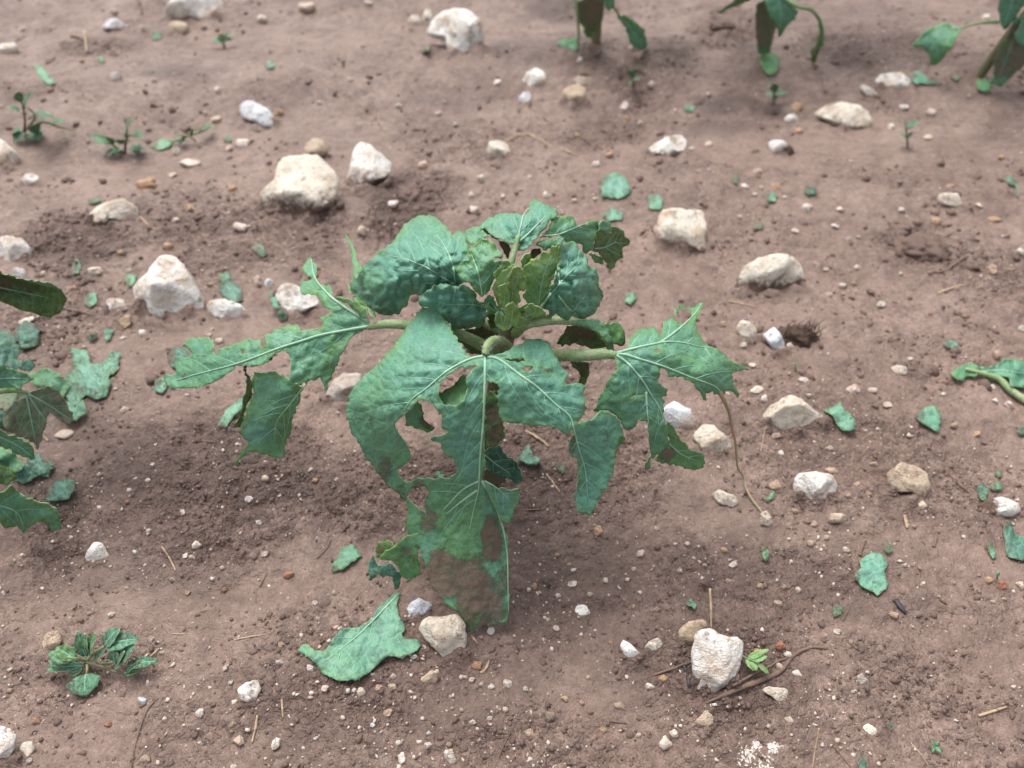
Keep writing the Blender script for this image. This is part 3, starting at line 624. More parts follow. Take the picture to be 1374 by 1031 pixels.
# ================================================================= STONES
def stone(label, view, outline, color=WHITE, mud=.35, side=(0, -1), dep=.66, lift=.52, cat='stone', facets=7, bumpy=1.0, group=None, sub=None):
    """a stone whose silhouette follows the photograph and that has its own depth; its foot is sunk in the soil.
    mud: how much of it is smeared, from the given side of its face"""
    P = cv(view, outline); c = (P.min(0)+P.max(0))/2
    D = []
    for i in range(len(P)):
        for t in np.linspace(0, 1, 10, endpoint=False): D.append(P[i]+(P[(i+1) % len(P)]-P[i])*t-c)
    D = np.array(D); th = np.arctan2(-D[:, 1], D[:, 0]); rad = np.hypot(D[:, 0], D[:, 1])
    bins = np.linspace(-math.pi, math.pi, 73); R = np.zeros(72)
    for i in range(72):
        a0 = (bins[i]+bins[i+1])/2; dd = np.abs(np.angle(np.exp(1j*(th-a0)))); w = np.exp(-(dd/.055)**2)+1e-9; R[i] = (w*rad).sum()/w.sum()
    bc = (bins[:-1]+bins[1:])/2
    H = (P[:, 1].max()-P[:, 1].min())/2; Wd = (P[:, 0].max()-P[:, 0].min())/2
    foot, tf = FEET[label]; sc = tf[0]/FPX
    Rm = sc*math.sqrt(H*Wd); zc = foot[0][2]+max(H*sc*lift, .0012)
    t = depth_at_height([c], zc)[0]; C = CO+rays([c])[0]*t; sc = t/FPX
    V, F = (I4 if max(H, Wd) > 24 else I3) if sub is None else sub
    V = V.copy(); a, b_, w = V[:, 0], V[:, 1], V[:, 2]; an = np.arctan2(b_, a); r2 = np.hypot(a, b_)
    rr = np.interp(an, np.concatenate([[bc[-1]-2*math.pi], bc, [bc[0]+2*math.pi]]), np.concatenate([[R[-1]], R, [R[0]]]))*sc
    mean = R.mean()*sc
    r2p = np.clip(r2, 0, 1)**.8
    L = np.stack([rr*r2p*np.cos(an), rr*r2p*np.sin(an), dep*mean*1.05*np.sign(w)*np.abs(w)**.8], 1)
    rs = np.random.default_rng(int(abs(c[0])*7+abs(c[1])*13) % 99991)
    L0 = L.copy(); rim = np.clip(r2, 0, 1)**7
    for _ in range(facets):
        n = rs.normal(size=3); n[2] = abs(n[2])+.45; n /= np.linalg.norm(n); s_ = L @ n; dd = np.percentile(s_, rs.uniform(72, 92))
        ex = np.maximum(0, s_-dd); L -= (ex*.82)[:, None]*n
    L[:, :2] += (L0[:, :2]-L[:, :2])*rim[:, None]
    for ax_, lo_, hi_ in ((0, P[:, 0].min()-c[0], P[:, 0].max()-c[0]), (1, c[1]-P[:, 1].max(), c[1]-P[:, 1].min())):
        a0, a1 = L[:, ax_].min(), L[:, ax_].max(); L[:, ax_] = (lo_+(L[:, ax_]-a0)/(a1-a0)*(hi_-lo_))*sc*1.03
    sd_ = rs.uniform(0, 50); q = L/mean
    nr = q/(np.linalg.norm(q, axis=1)[:, None]+1e-9)
    dsp = .075*fbm(q[:, 0]*1.6, q[:, 1]*1.6, q[:, 2]*1.6+sd_, 3)+.060*bumpy*fbm(q[:, 0]*4.5, q[:, 1]*4.5, q[:, 2]*4.5+sd_, 3)-.060*bumpy*np.maximum(0, fbm(q[:, 0]*3.2, q[:, 1]*3.2, q[:, 2]*3.2+sd_+9, 2))
    L += nr*(dsp*mean)[:, None]
    mud = max(mud, .22)
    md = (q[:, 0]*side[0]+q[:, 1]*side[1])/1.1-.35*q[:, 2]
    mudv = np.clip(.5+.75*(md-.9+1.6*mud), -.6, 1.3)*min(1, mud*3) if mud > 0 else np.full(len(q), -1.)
    Wp = C+L[:, :1]*CR+L[:, 1:2]*CU-L[:, 2:3]*CF
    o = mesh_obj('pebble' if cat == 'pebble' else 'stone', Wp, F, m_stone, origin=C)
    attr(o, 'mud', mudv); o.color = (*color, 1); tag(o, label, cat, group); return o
for lb, vw, pts, c_, md, sd_ in STONES:
    stone(lb, vw, [tuple(map(float, q.split(','))) for q in pts.split()], c_, md, sd_)
PEBBLES = {
    'Q1': '945 550 1000 600 w;715 630 805 670 w;550 705 630 765 o;735 810 780 850 o;655 965 695 1005 o;935 890 995 925 w;1095 430 1140 470 o;1195 5 1265 50 w;1030 50 1070 95 w;560 95 590 130 w;440 30 470 60 w;860 345 885 375 w;810 440 835 465 w;840 460 890 495 w;905 570 935 610 w;670 690 710 715 w;690 585 720 625 w;600 310 630 330 w;75 105 100 125 w;915 740 950 770 o;690 870 720 890 w;530 250 548 275 w;0 415 20 440 w;1270 400 1290 420 w;320 230 340 258 o;690 290 705 305 w;150 935 165 950 w;470 1000 495 1020 o',
    'Q2': '300 640 355 685 w;535 690 570 735 w;505 765 530 795 w;505 820 545 860 w;800 760 835 800 w;910 790 940 815 w;995 640 1030 675 w;1110 400 1145 445 w;1220 320 1260 360 g;1180 480 1205 505 w;605 315 635 345 w;210 410 240 435 w;60 900 95 945 w;180 800 225 830 w;930 530 955 555 o;1055 605 1085 635 o;935 225 960 250 w;370 445 395 465 w;85 0 120 20 w;15 305 45 330 w;1000 785 1020 810 w;1145 180 1165 200 w;705 750 722 768 w;630 775 650 800 w;740 700 760 720 w;1120 460 1145 490 o;440 485 465 510 g;95 325 110 340 d;400 400 415 415 w',
    'Q3': '485 810 530 850 w;620 820 655 855 w;875 415 910 440 w;980 430 1015 465 w;95 560 130 595 w;285 670 325 700 w;1005 865 1045 905 o;1335 985 1374 1030 w;870 825 900 855 w;440 915 475 935 w;600 895 635 915 w;1230 865 1285 890 o;240 735 275 755 w;360 730 400 760 o;1205 55 1235 80 w;455 505 490 540 o;100 365 120 388 w;830 490 855 525 w;285 765 305 790 w;310 740 330 760 w;405 780 425 800 w;1175 815 1210 830 w;970 540 1010 560 w;1270 620 1300 640 o;670 640 690 655 w;220 855 245 880 w;1145 375 1165 395 w;985 985 1015 1010 o;30 585 55 605 w;700 940 720 960 g;660 945 680 965 w;1065 735 1095 750 o',
    'Q4': '165 50 190 80 w;355 30 410 75 w;550 290 590 315 w;980 955 1015 980 w;505 920 530 945 w;720 1005 740 1030 w;285 110 310 135 o;480 315 510 335 w;330 350 350 372 w;470 230 540 290 p;825 95 860 125 p;230 300 265 320 p;480 600 520 620 w;860 320 895 350 w;825 300 850 325 w;600 820 620 840 w;580 880 605 905 w;785 865 800 880 w;1045 870 1080 900 w;1250 880 1275 905 o;500 970 520 990 r;1340 880 1360 900 w;75 240 140 265 w;435 820 450 835 w;840 280 860 295 w;270 390 285 405 w;505 40 530 60 w;215 690 295 725 w',
    'Q5': '660 510 715 545 w;745 520 785 545 w;470 480 510 500 w;320 545 350 585 w;360 700 400 725 w;690 25 725 55 w;785 170 815 205 g;945 975 980 1010 w;350 895 410 930 p;575 840 630 865 p;1075 655 1120 690 p;1300 570 1330 610 w;1245 560 1270 590 w;1225 505 1260 530 w;235 335 260 365 w;420 340 455 365 w;575 135 605 160 w;630 100 660 125 w;1000 420 1030 445 p;275 515 330 540 w;805 580 845 600 w;755 580 795 610 d;1220 25 1260 75 p;1350 265 1374 300 g;270 425 300 440 w;500 545 520 560 w;580 750 610 775 w;565 40 590 60 w;680 95 705 120 p;1185 110 1210 130 p;865 55 895 80 w;905 400 930 415 w;900 705 930 720 w;740 935 765 960 p;655 945 685 965 p;690 900 720 920 p;1165 695 1200 720 o;990 595 1010 612 w;1095 115 1115 135 p;755 815 785 840 p;390 770 410 800 w;440 1005 475 1030 p;1250 365 1275 410 p;1040 540 1065 555 w;150 255 180 280 p;640 140 660 160 p;880 330 900 345 p',
    'Q6': '550 740 590 770 b;785 785 820 825 w;935 895 980 940 w;1085 900 1125 955 w;770 115 805 150 w;755 170 785 195 w;1105 590 1140 615 w;1020 30 1050 55 w;530 150 555 175 w;1135 235 1180 275 r;890 300 910 325 r;740 315 765 335 o;430 400 455 425 w;125 825 170 855 r;415 840 450 865 r;640 555 660 575 w;585 65 610 90 w;1285 690 1320 725 w;1225 615 1260 640 w;680 260 705 285 w;840 260 860 280 w;915 675 935 695 w;890 615 915 640 w;105 985 130 1010 w;335 875 355 890 w;650 820 670 840 w;1265 420 1285 435 w;1250 355 1275 375 w;25 705 50 730 p;920 840 950 865 p;730 170 755 185 w;880 215 900 235 w;1040 160 1080 180 w;345 400 370 418 p;1230 735 1255 755 w;1255 900 1280 920 w;560 975 605 1005 p;1335 790 1355 805 w;625 900 640 920 p;790 920 810 935 w;500 300 515 315 w;920 875 935 890 o;255 405 270 420 p;285 410 298 422 o;1110 525 1140 540 p;1335 455 1360 475 w;720 0 745 15 w;1205 20 1225 40 w;920 1015 950 1030 w;420 315 435 330 p;205 455 220 470 p',
    'Q7': '1005 50 1040 100 o;1175 150 1210 185 g;575 460 610 495 w;515 600 558 630 r;640 670 680 705 w;545 680 570 705 w;580 690 610 715 w;480 655 500 672 w;505 660 528 685 w;850 325 875 350 w;980 320 1005 345 w;1040 260 1065 290 w;900 280 940 300 w;1245 55 1270 80 w;1155 220 1175 240 w;840 455 870 480 w;815 425 832 442 w;870 735 910 765 o;945 750 970 780 p;1265 895 1320 950 w;1210 685 1250 715 w;1260 655 1305 685 o;1310 870 1345 905 w;325 920 360 950 w;220 960 255 1010 w;465 785 485 805 w;505 830 535 855 w;725 870 770 905 p;190 645 215 670 w;180 685 215 715 w;125 690 160 720 p;55 700 90 745 w;160 790 200 820 p;108 845 130 865 b;720 700 745 725 w;1025 865 1055 885 o;760 280 780 315 o;805 260 830 305 d;1340 220 1360 250 w;1250 455 1270 475 p;1085 765 1135 790 p;1130 265 1150 280 w;1155 370 1180 390 o;260 715 285 735 w;335 880 355 895 w;415 920 440 950 p;575 820 600 835 w;640 780 665 810 w;970 655 990 672 w;1175 885 1195 905 w;1125 920 1140 935 w;210 915 240 940 w;165 1000 180 1015 w;1180 315 1200 335 w;895 205 920 220 p;850 160 870 185 o;745 115 760 130 p;270 570 300 590 w;1245 380 1270 400 p;1065 515 1085 532 o;35 700 55 730 w;10 705 30 730 w;540 495 565 515 p;375 750 390 765 p;510 920 530 940 p;430 780 445 795 p;1195 1000 1215 1015 p;690 555 705 570 p;1310 770 1330 790 p',
    'Q8': '155 140 190 170 o;190 195 225 225 w;455 300 485 330 w;370 350 405 385 p;645 145 680 165 w;570 90 590 115 w;410 555 445 585 w;375 610 415 635 w;830 395 870 430 p;415 825 450 840 w;375 515 425 555 r;285 545 315 580 o;1220 260 1255 290 o;1260 275 1305 310 r;1340 275 1374 315 w;610 470 640 490 w;445 640 485 655 w;85 205 105 225 w;340 850 360 870 w;1080 275 1100 295 p;1025 335 1045 350 p;245 460 265 480 p;545 240 560 255 w;890 205 910 225 w;945 215 965 240 p;1185 250 1205 265 p;1240 350 1260 370 w;1285 340 1305 360 p;670 510 690 535 p;580 595 595 615 p;680 715 695 730 w;640 750 655 765 w;1040 990 1065 1010 p;615 905 635 930 w;175 770 195 790 w;225 740 245 755 w;1190 905 1205 920 p;500 110 530 140 p;400 290 430 315 p;175 270 205 290 p;920 455 935 470 w;815 715 830 730 p;510 40 550 62 p;300 290 330 305 p;40 180 60 195 w;925 50 945 70 p;1130 530 1145 545 p',
}
PTONE = dict(w=(WHITE, 'small whitish pebble lying loose on the bare soil', 'whitish pebbles on the soil'), o=(ORANGE, 'small orange-tan pebble lying loose on the bare soil', 'orange-tan pebbles on the soil'),
             p=((.40,.29,.23), 'small dull pinkish brown pebble pressed into the soil', 'pinkish brown pebbles on the soil'), g=(GREY, 'small grey pebble lying on the bare soil', 'grey pebbles on the soil'),
             d=(DARK, 'tiny blackish pebble lying on the bare soil', 'blackish pebbles on the soil'), r=((.33,.13,.075), 'small brick-red pebble lying on the bare soil', 'brick-red pebbles on the soil'), b=(BLUE, 'tiny bluish white pebble on the soil below the weed', 'bluish pebbles on the soil'))
def pebble_mesh(i):
    V, F = I2; r = np.random.default_rng(100+i); L = V.copy()
    for _ in range(7):
        n = r.normal(size=3); n /= np.linalg.norm(n); s_ = L @ n; d_ = r.uniform(.45, .8); L -= (np.maximum(0, s_-d_)*.9)[:, None]*n
    L += V*(.24*fbm(V[:, 0]*2, V[:, 1]*2, V[:, 2]*2+i*7, 3))[:, None]
    L = (L-(L.max(0)+L.min(0))/2)/((L.max(0)-L.min(0))/2)
    me = bpy.data.meshes.new('pebble'); me.from_pydata(L.tolist(), [], F.tolist()); me.materials.append(m_pebble)
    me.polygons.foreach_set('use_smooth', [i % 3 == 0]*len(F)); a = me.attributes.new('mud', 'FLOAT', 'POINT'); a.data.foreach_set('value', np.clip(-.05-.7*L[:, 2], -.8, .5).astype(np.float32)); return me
PM = [pebble_mesh(i) for i in range(9)]
prs = random.Random(5)
for vw, boxes in PEBBLES.items():
    for bx in boxes.split(';'):
        x0, y0, x1, y1, tn = bx.split(); x0, y0, x1, y1 = map(float, (x0, y0, x1, y1)); c_, lb, gp = PTONE[tn]
        P = cv(vw, [(x0, y0), (x1, y1)]); c = P.mean(0); w, h = (P[1]-P[0])/2
        G_, t_ = ghit([(c[0], c[1]+h*.5)]); sc = t_[0]/FPX; o = bpy.data.objects.new('pebble', PM[prs.randrange(9)]); link(o)
        rx = w*sc; rz = h*sc*.85; o.scale = (rx, max(rz, .7*rx)*prs.uniform(.9, 1.15), rz)
        o.rotation_euler = (prs.uniform(-.3, .3), prs.uniform(-.3, .3), prs.uniform(-.5, .5)); gp_, _t = ghit([c]); gz = float(G_[0][2])
        o.location = (G_[0][0], G_[0][1]+rz*.2, gz+rz*.30); k = prs.uniform(.85, 1.08)
        pk = prs.uniform(0, .75) if tn == 'w' else 0.; c_ = tuple(a_+(b__-a_)*pk for a_, b__ in zip(c_, (.55,.40,.31)))
        o.color = (c_[0]*k, c_[1]*k*prs.uniform(.95, 1.0), c_[2]*k*prs.uniform(.90, 1.0), 1); tag(o, lb, 'pebble', gp)


# ================================================================= THE TORN PLANT
def w(view, x, y, z): return tuple(pz(view, [(x, y, z)])[0])
def stem_xy(view, x, y, z): return pz(view, [(x, y, z)])[0]
SX, SY = pz('F', [(450, 900, .204)])[0][:2]
root = empty('crop_plant', (SX, SY, float(ground_h(np.array([SX]), np.array([SY]))[0])))
tag(root, 'large torn leafy plant with big drooping teal leaves, holed and splashed with mud', 'plant')
S = lambda z, dx=0., dy=0.: (SX+dx, SY+dy, z)
B0 = ghit([(656, 645)])[0][0]
tube('stem', [(B0[0], B0[1], B0[2]-.012), w('N', 657, 600, .045), w('N', 660, 555, .095), w('N', 668, 505, .145), S(.205), S(.222, .001, .002)], [.0085, .0078, .0072, .0070, .0062, .004], m_stem, root, 10, wob=.12)
def hairs(o, n, ln, seed):
    me = o.data; r_ = np.random.default_rng(seed); co = np.zeros(len(me.vertices)*3); me.vertices.foreach_get('co', co); co = co.reshape(-1, 3); no = np.zeros(len(co)*3); me.vertex_normals.foreach_get('vector', no); no = no.reshape(-1, 3)
    i = r_.integers(0, len(co)-1, n); j = np.minimum(i+1, len(co)-1); u = r_.uniform(0, 1, (n, 1)); ok = np.linalg.norm(co[i]-co[j], axis=1) < .02; b_ = np.where(ok[:, None], co[i]*(1-u)+co[j]*u, co[i]); d = no[i]+r_.normal(0, .35, (n, 3)); d /= np.linalg.norm(d, axis=1)[:, None]
    sd2 = np.cross(d, r_.normal(size=(n, 3))); sd2 /= np.linalg.norm(sd2, axis=1)[:, None]+1e-9; L_ = ln*r_.uniform(.5, 1.2, (n, 1))
    V = np.stack([b_-sd2*.00013, b_+sd2*.00013, b_+d*L_], 1).reshape(-1, 3); h = mesh_obj('hairs', V+np.array(o['_o']), np.arange(3*n).reshape(-1, 3), m_hair, o); h['kind'] = 'stuff'
def petiole(pts, r, mat=None):
    o = tube('leaf_stalk', pts, r, mat or m_stalk, root, 12, wob=.16); V = np.array([v.co[:] for v in o.data.vertices]); k = np.arange(len(V)) % 12
    hairs(o, 420, .0017, len(pts)*31+int(abs(pts[-1][0])*1000)); return o
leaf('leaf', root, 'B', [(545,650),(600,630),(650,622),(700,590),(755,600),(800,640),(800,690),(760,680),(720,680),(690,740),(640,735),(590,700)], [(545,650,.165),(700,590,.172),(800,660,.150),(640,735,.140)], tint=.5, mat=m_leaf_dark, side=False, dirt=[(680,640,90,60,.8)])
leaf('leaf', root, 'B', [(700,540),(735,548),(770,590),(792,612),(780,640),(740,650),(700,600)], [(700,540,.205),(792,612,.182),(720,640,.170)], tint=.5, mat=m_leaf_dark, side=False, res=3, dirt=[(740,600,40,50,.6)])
petiole([S(.160), w('C', 800, 130, .180), w('C', 775, 100, .197), w('C', 730, 88, .211), w('C', 700, 112, .2145), w('C', 690, 150, .2125)], [.0042, .0038, .0036, .0034, .0030, .0024])
petiole([S(.160), w('B', 600, 660, .176), w('B', 460, 620, .184), w('A', 1110, 608, .186), w('A', 1040, 606, .185), w('A', 965, 618, .181)], [.0050, .0045, .0042, .0040, .0036, .0026])
petiole([S(.140), w('B', 880, 730, .168), w('B', 1000, 742, .183), w('B', 1120, 742, .193), w('B', 1200, 738, .197), w('B', 1262, 742, .196)], [.0052, .0050, .0048, .0046, .0042, .0030])
petiole([S(.190), w('B', 830, 640, .197), w('B', 870, 608, .205), w('B', 960, 593, .207), w('B', 1050, 592, .205), w('B', 1150, 612, .196), w('B', 1215, 665, .185), w('B', 1235, 730, .170)], [.0045, .0040, .0038, .0034, .0030, .0026, .0022, .0014])
petiole([S(.200), w('F', 430, 700, .222), w('F', 440, 560, .232), w('F', 470, 440, .240), w('F', 505, 300, .247)], [.0030, .0028, .0026, .0023, .0016])
petiole([S(.190), w('B', 690, 600, .172), w('B', 620, 530, .190), w('B', 562, 440, .2165)], [.0040, .0036, .0032, .0022])
petiole([S(.206), w('F', 560, 880, .214), w('F', 655, 828, .2165)], [.0034, .0030, .0022])
# front leaf
L1_OUT = [(690,150),(640,160),(612,152),(580,111),(550,51),(525,11),(500,-29),(470,-54),(430,-59),(395,-39),(360,11),(330,51),(270,131),(200,211),(130,271),(95,330),(80,380),(82,440),(105,490),(130,530),(150,575),(180,620),(215,670),(250,710),(285,745),(318,772),(345,800),(350,850),(342,900),(352,935),(370,960),(405,1000),(420,1060),(428,1092),(435,1115),(452,1165),(500,1225),(560,1275),(600,1325),(632,1366),(655,1350),(670,1310),(690,1345),(750,1335),(788,1318),(794,1275),(790,1145),(784,1025),(789,965),(774,905),(749,845),(724,795),(700,745),(676,708),(672,690),(690,640),(684,550),(690,430),(688,300),(700,270),(735,275),(750,300),(745,340),(750,400),(760,440),(800,450),(850,455),(900,465),(960,460),(1000,472),(1030,497),(1060,502),(1072,475),(1080,500),(1050,540),(1060,580),(1095,600),(1097,700),(1083,760),(1100,840),(1150,862),(1200,780),(1240,700),(1260,640),(1265,560),(1297,500),(1290,465),(1272,428),(1230,400),(1190,402),(1150,438),(1100,455),(1085,440),(1112,432),(1132,380),(1128,330),(1125,280),(1095,275),(1045,277),(1052,230),(1010,180),(990,140),(970,100),(930,80),(880,85),(830,110),(770,148),(730,152)]
L1_H = [[(483,285),(520,245),(560,215),(590,203),(608,212),(640,195),(655,203),(628,225),(605,248),(614,300),(600,345),(552,378),(505,370),(490,335)],
        [(288,455),(320,425),(360,395),(400,345),(450,360),(495,410),(505,450),(500,478),(530,490),(500,505),(447,520),(493,540),(508,590),(550,605),(572,650),(560,680),(520,690),(460,700),(390,688),(345,715),(315,690),(300,655),(330,640),(365,605),(345,545),(310,495)],
        [(855,212),(870,200),(895,200),(905,212),(885,228),(862,226)],[(932,208),(965,215),(990,228),(975,234),(945,222)],
        [(345,775),(370,730),(420,725),(445,755),(425,800),(430,840),(405,835),(370,800)],[(772,170),(830,172),(862,172),(850,180),(800,180)]]
L1_C = [(690,155,.2115),(620,165,.209),(470,-54,.193),(540,20,.203),(330,51,.192),(400,120,.203),(200,211,.178),(80,400,.150),(330,370,.185),(150,575,.122),(250,710,.095),(345,820,.078),(480,300,.197),(688,300,.199),(680,450,.176),(668,600,.148),(665,700,.126),(520,820,.094),(574,975,.068),(650,1350,.010),(790,1300,.014),(600,1200,.036),(780,1000,.058),(724,795,.100),(740,180,.210),(930,80,.203),(880,260,.204),(1125,300,.186),(1000,470,.176),(830,450,.176),(1080,480,.172),(1230,400,.166),(1150,862,.098),(1090,650,.134),(1265,560,.140)]
L1_V = [[(690,158),(688,300),(681,450),(668,600),(664,700),(660,745),(640,830),(620,930)],[(688,158),(640,165),(590,185),(520,225),(430,300),(370,345),(330,400)],[(700,160),(750,172),(830,230),(920,295),(1000,370),(1060,420),(1080,480),(1100,560),(1130,660),(1140,780)],
        [(662,705),(590,745),(500,840)],[(676,705),(720,780),(765,900),(786,1020),(790,1150),(793,1290)],[(655,745),(580,800),(520,850)]]
front = leaf('leaf', root, 'C', L1_OUT, L1_C, L1_H, L1_V, tint=.12, quilt=.0020, crinkle=.8, vr=.00135,
     dirt=[(520,1130,170,130,1.),(640,1180,150,170,1.),(720,960,55,150,1.),(440,880,55,70,.85),(250,660,45,60,.85),(320,760,45,50,.75),(400,760,60,60,.8),(720,1300,80,60,.9),(160,440,90,90,.42),(220,380,80,60,.48),(500,860,45,20,.6),(760,1150,40,150,.7),(1130,740,60,70,.5),(1070,540,25,50,.7),(1220,520,60,60,.45)],
     tints=[(560,850,170,180,.62),(600,1000,120,130,.72),(600,1290,70,90,.8),(200,420,110,200,.40),(400,900,60,60,.7),(330,600,60,60,.5),(470,1110,60,40,.7)])
leaf('leaf_flap', root, 'C', [(338,350),(385,340),(412,380),(420,440),(470,470),(440,492),(390,478),(345,462),(335,420)], [(340,350,.176),(415,400,.166),(345,460,.160),(460,480,.152)], tint=.5, dirt=[(430,440,40,50,.9)], mat=m_leaf, side=False)
leaf('leaf_flap', root, 'C', [(470,325),(520,305),(560,282),(590,240),(640,250),(640,350),(570,410),(490,400),(470,350)], [(480,320,.182),(600,255,.188),(550,400,.181)], tint=.75, mat=m_leaf, side=False, res=4)
leaf('leaf_flap', root, 'C', [(686,703),(740,735),(800,742),(838,740),(842,780),(820,825),(806,880),(790,898),(765,885),(748,850),(720,790),(700,750)], [(686,705,.124),(838,745,.110),(795,895,.080),(748,850,.092)], veins=[[(688,705),(740,735),(800,790)]], tint=.2, vr=.0009)
# curled pieces at the mud-covered tip
leaf('leaf_flap', root, 'E', [(415,625),(450,590),(500,560),(540,520),(600,510),(620,540),(590,590),(600,640),(600,690),(560,715),(520,700),(500,650),(465,625)], [(415,625,.045),(540,520,.062),(600,640,.040),(560,710,.022)], tint=.55, dirt=[(540,610,60,60,.6)], mat=m_leaf)
leaf('leaf_flap', root, 'E', [(408,560),(430,547),(470,552),(490,570),(450,592),(418,622),(405,600)], [(408,560,.046),(470,552,.052),(418,622,.038)], tint=.6, mat=m_leaf_dark, side=False, res=3, dirt=[(430,580,20,30,.8)])
leaf('leaf_flap', root, 'E', [(372,720),(375,650),(395,600),(410,640),(440,650),(470,640),(500,680),(520,690),(510,750),(490,755),(480,700),(440,705),(415,690),(390,725)], [(372,715,.012),(400,610,.030),(500,750,.006),(510,690,.020)], tint=.0, mat=m_scrap_dark, side=False, res=3)
# muddy leaf under the front leaf, seen through its torn gap
leaf('leaf', root, 'C', [(690,330),(730,300),(775,420),(770,520),(740,552),(700,555),(685,500)], [(690,330,.150),(775,420,.144),(700,555,.112)], tint=.55, dirt=[(725,440,60,120,.95)], mat=m_leaf, side=False)
leaf('leaf', root, 'E', [(880,150),(920,130),(960,135),(980,170),(1020,190),(1045,230),(1052,275),(1030,295),(990,270),(940,262),(900,230),(880,200)], [(880,160,.105),(960,135,.112),(1050,275,.080),(920,240,.086)], veins=[[(885,165),(940,210),(1000,250)]], tint=.05, mat=m_scrap_dark, vr=.0010)
leaf('leaf', root, 'E', [(885,225),(930,220),(985,280),(940,300),(905,310),(882,280)], [(885,225,.070),(985,280,.055),(905,310,.048)], tint=.5, dirt=[(930,265,60,60,.95)], mat=m_leaf, side=False)
# left leaf with three torn lobes
leaf('leaf', root, 'G', [(1020,372),(1012,345),(930,290),(850,240),(842,190),(832,172),(815,182),(790,180),(766,130),(780,85),(754,76),(746,35),(733,62),(705,110),(752,152),(695,165),(700,220),(772,222),(800,270),(842,300),(832,312),(790,330),(803,378),(770,385),(700,390),(690,370),(640,365),(590,385),(560,405),(530,415),(541,450),(522,472),(510,432),(450,430),(400,455),(320,470),(310,503),(295,500),(302,440),(270,425),(190,425),(155,460),(190,490),(185,515),(130,510),(118,560),(125,590),(65,590),(75,630),(100,655),(180,660),(260,640),(330,610),(380,575),(400,556),(440,548),(500,556),(550,530),(582,497),(630,480),(652,520),(655,560),(640,615),(690,640),(745,625),(790,610),(803,635),(815,668),(840,600),(890,500),(922,432),(980,395)],
     [(1020,365,.183),(850,240,.187),(745,40,.176),(700,190,.174),(800,330,.178),(640,370,.170),(600,470,.168),(400,545,.150),(300,440,.148),(80,630,.116),(130,520,.126),(200,650,.122),(640,615,.152),(815,665,.138),(790,520,.158),(920,430,.172)],
     holes=[[(420,485),(432,482),(436,495),(426,500)]],
     veins=[[(1010,372),(960,380),(800,410),(700,440),(600,472),(500,510),(400,545),(300,572),(200,598),(130,620)],[(1015,352),(930,300),(850,245),(800,195),(762,140),(748,60)]],
     tint=.30, tints=[(850,540,60,110,.75),(300,560,220,80,.42),(720,520,110,90,.40)], dirt=[(160,600,30,20,.6),(170,480,40,40,.6),(860,560,40,80,.35)], quilt=.0014, vr=.0016)
leaf('leaf_flap', root, 'G', [(600,590),(640,615),(700,645),(722,640),(700,690),(665,800),(640,900),(605,985),(540,965),(500,950),(455,945),(420,990),(392,1030),(400,990),(432,940),(462,915),(415,860),(440,780),(452,740),(482,690),(475,630),(485,580),(530,590),(580,578)],
     [(640,615,.150),(590,580,.146),(485,580,.134),(460,740,.112),(560,720,.126),(415,860,.080),(560,860,.094),(605,985,.066),(395,1025,.040),(690,690,.136),(640,900,.076)], veins=[[(720,640),(650,730),(590,810),(578,900)]], tint=.45, tints=[(500,860,80,60,.0),(630,850,40,120,.85)], dirt=[(560,690,60,60,.35)], quilt=.001, vr=.0009)
leaf('leaf_flap', root, 'G', [(432,560),(452,575),(470,620),(478,690),(450,740),(440,790),(425,840),(395,845),(392,820),(425,760),(440,700),(455,640)], [(432,560,.148),(475,660,.120),(400,840,.074),(425,840,.072)], tint=.7, mat=m_leaf_dark, side=False, res=3, dirt=[(450,620,30,70,.6)])
leaf('leaf_flap', root, 'G', [(420,552),(500,556),(550,530),(582,497),(570,520),(520,548),(470,560),(440,575)], [(420,552,.143),(582,497,.158),(500,556,.146)], tint=.6, mat=m_leaf_dark, side=False, res=3, dirt=[(500,545,90,30,.8)])
leaf('leaf_flap', root, 'G', [(1012,345),(1000,290),(960,255),(880,235),(855,240),(900,262),(940,290)], [(1012,345,.186),(960,255,.196),(860,240,.190)], tint=.5, mat=m_leaf, side=False, res=3)
leaf('leaf_flap', root, 'A', [(985,575),(955,530),(905,500),(880,440),(868,420),(890,470),(915,490),(960,520),(1000,570)], [(985,575,.19),(905,500,.196),(870,425,.192)], tint=.6, mat=m_leaf, side=False, res=3)
leaf('leaf_flap', root, 'A', [(860,208),(885,245),(905,290),(918,345),(938,360),(915,395),(895,410),(897,350),(880,280)], [(862,210,.170),(905,290,.182),(900,405,.188),(935,360,.187)], tint=.45, mat=m_leaf, side=False, res=3)
# upper left crinkled leaf
leaf('leaf', root, 'B', [(100,450),(98,415),(130,390),(180,320),(240,280),(290,230),(330,180),(360,145),(400,125),(440,122),(490,145),(525,185),(545,215),(580,198),(612,215),(612,285),(642,315),(640,355),(605,400),(575,440),(545,445),(480,455),(420,475),(360,480),(345,530),(310,560),(270,572),(220,560),(170,530),(130,500)],
     [(562,440,.2215),(440,122,.190),(360,145,.195),(180,320,.184),(105,440,.156),(270,572,.166),(360,480,.196),(380,300,.236),(500,330,.243),(612,285,.236),(250,420,.205),(545,215,.222),(230,300,.199)],
     veins=[[(562,438),(520,410),(430,355),(340,320),(240,300)],[(560,436),(553,370),(535,310),(512,262),(480,215)]], tint=.05, tints=[(180,420,80,80,.25)], crinkle=1.3, quilt=.003, vr=.0009, puff=.0075, dirt=[(150,430,60,60,.35),(260,560,60,30,.4)])
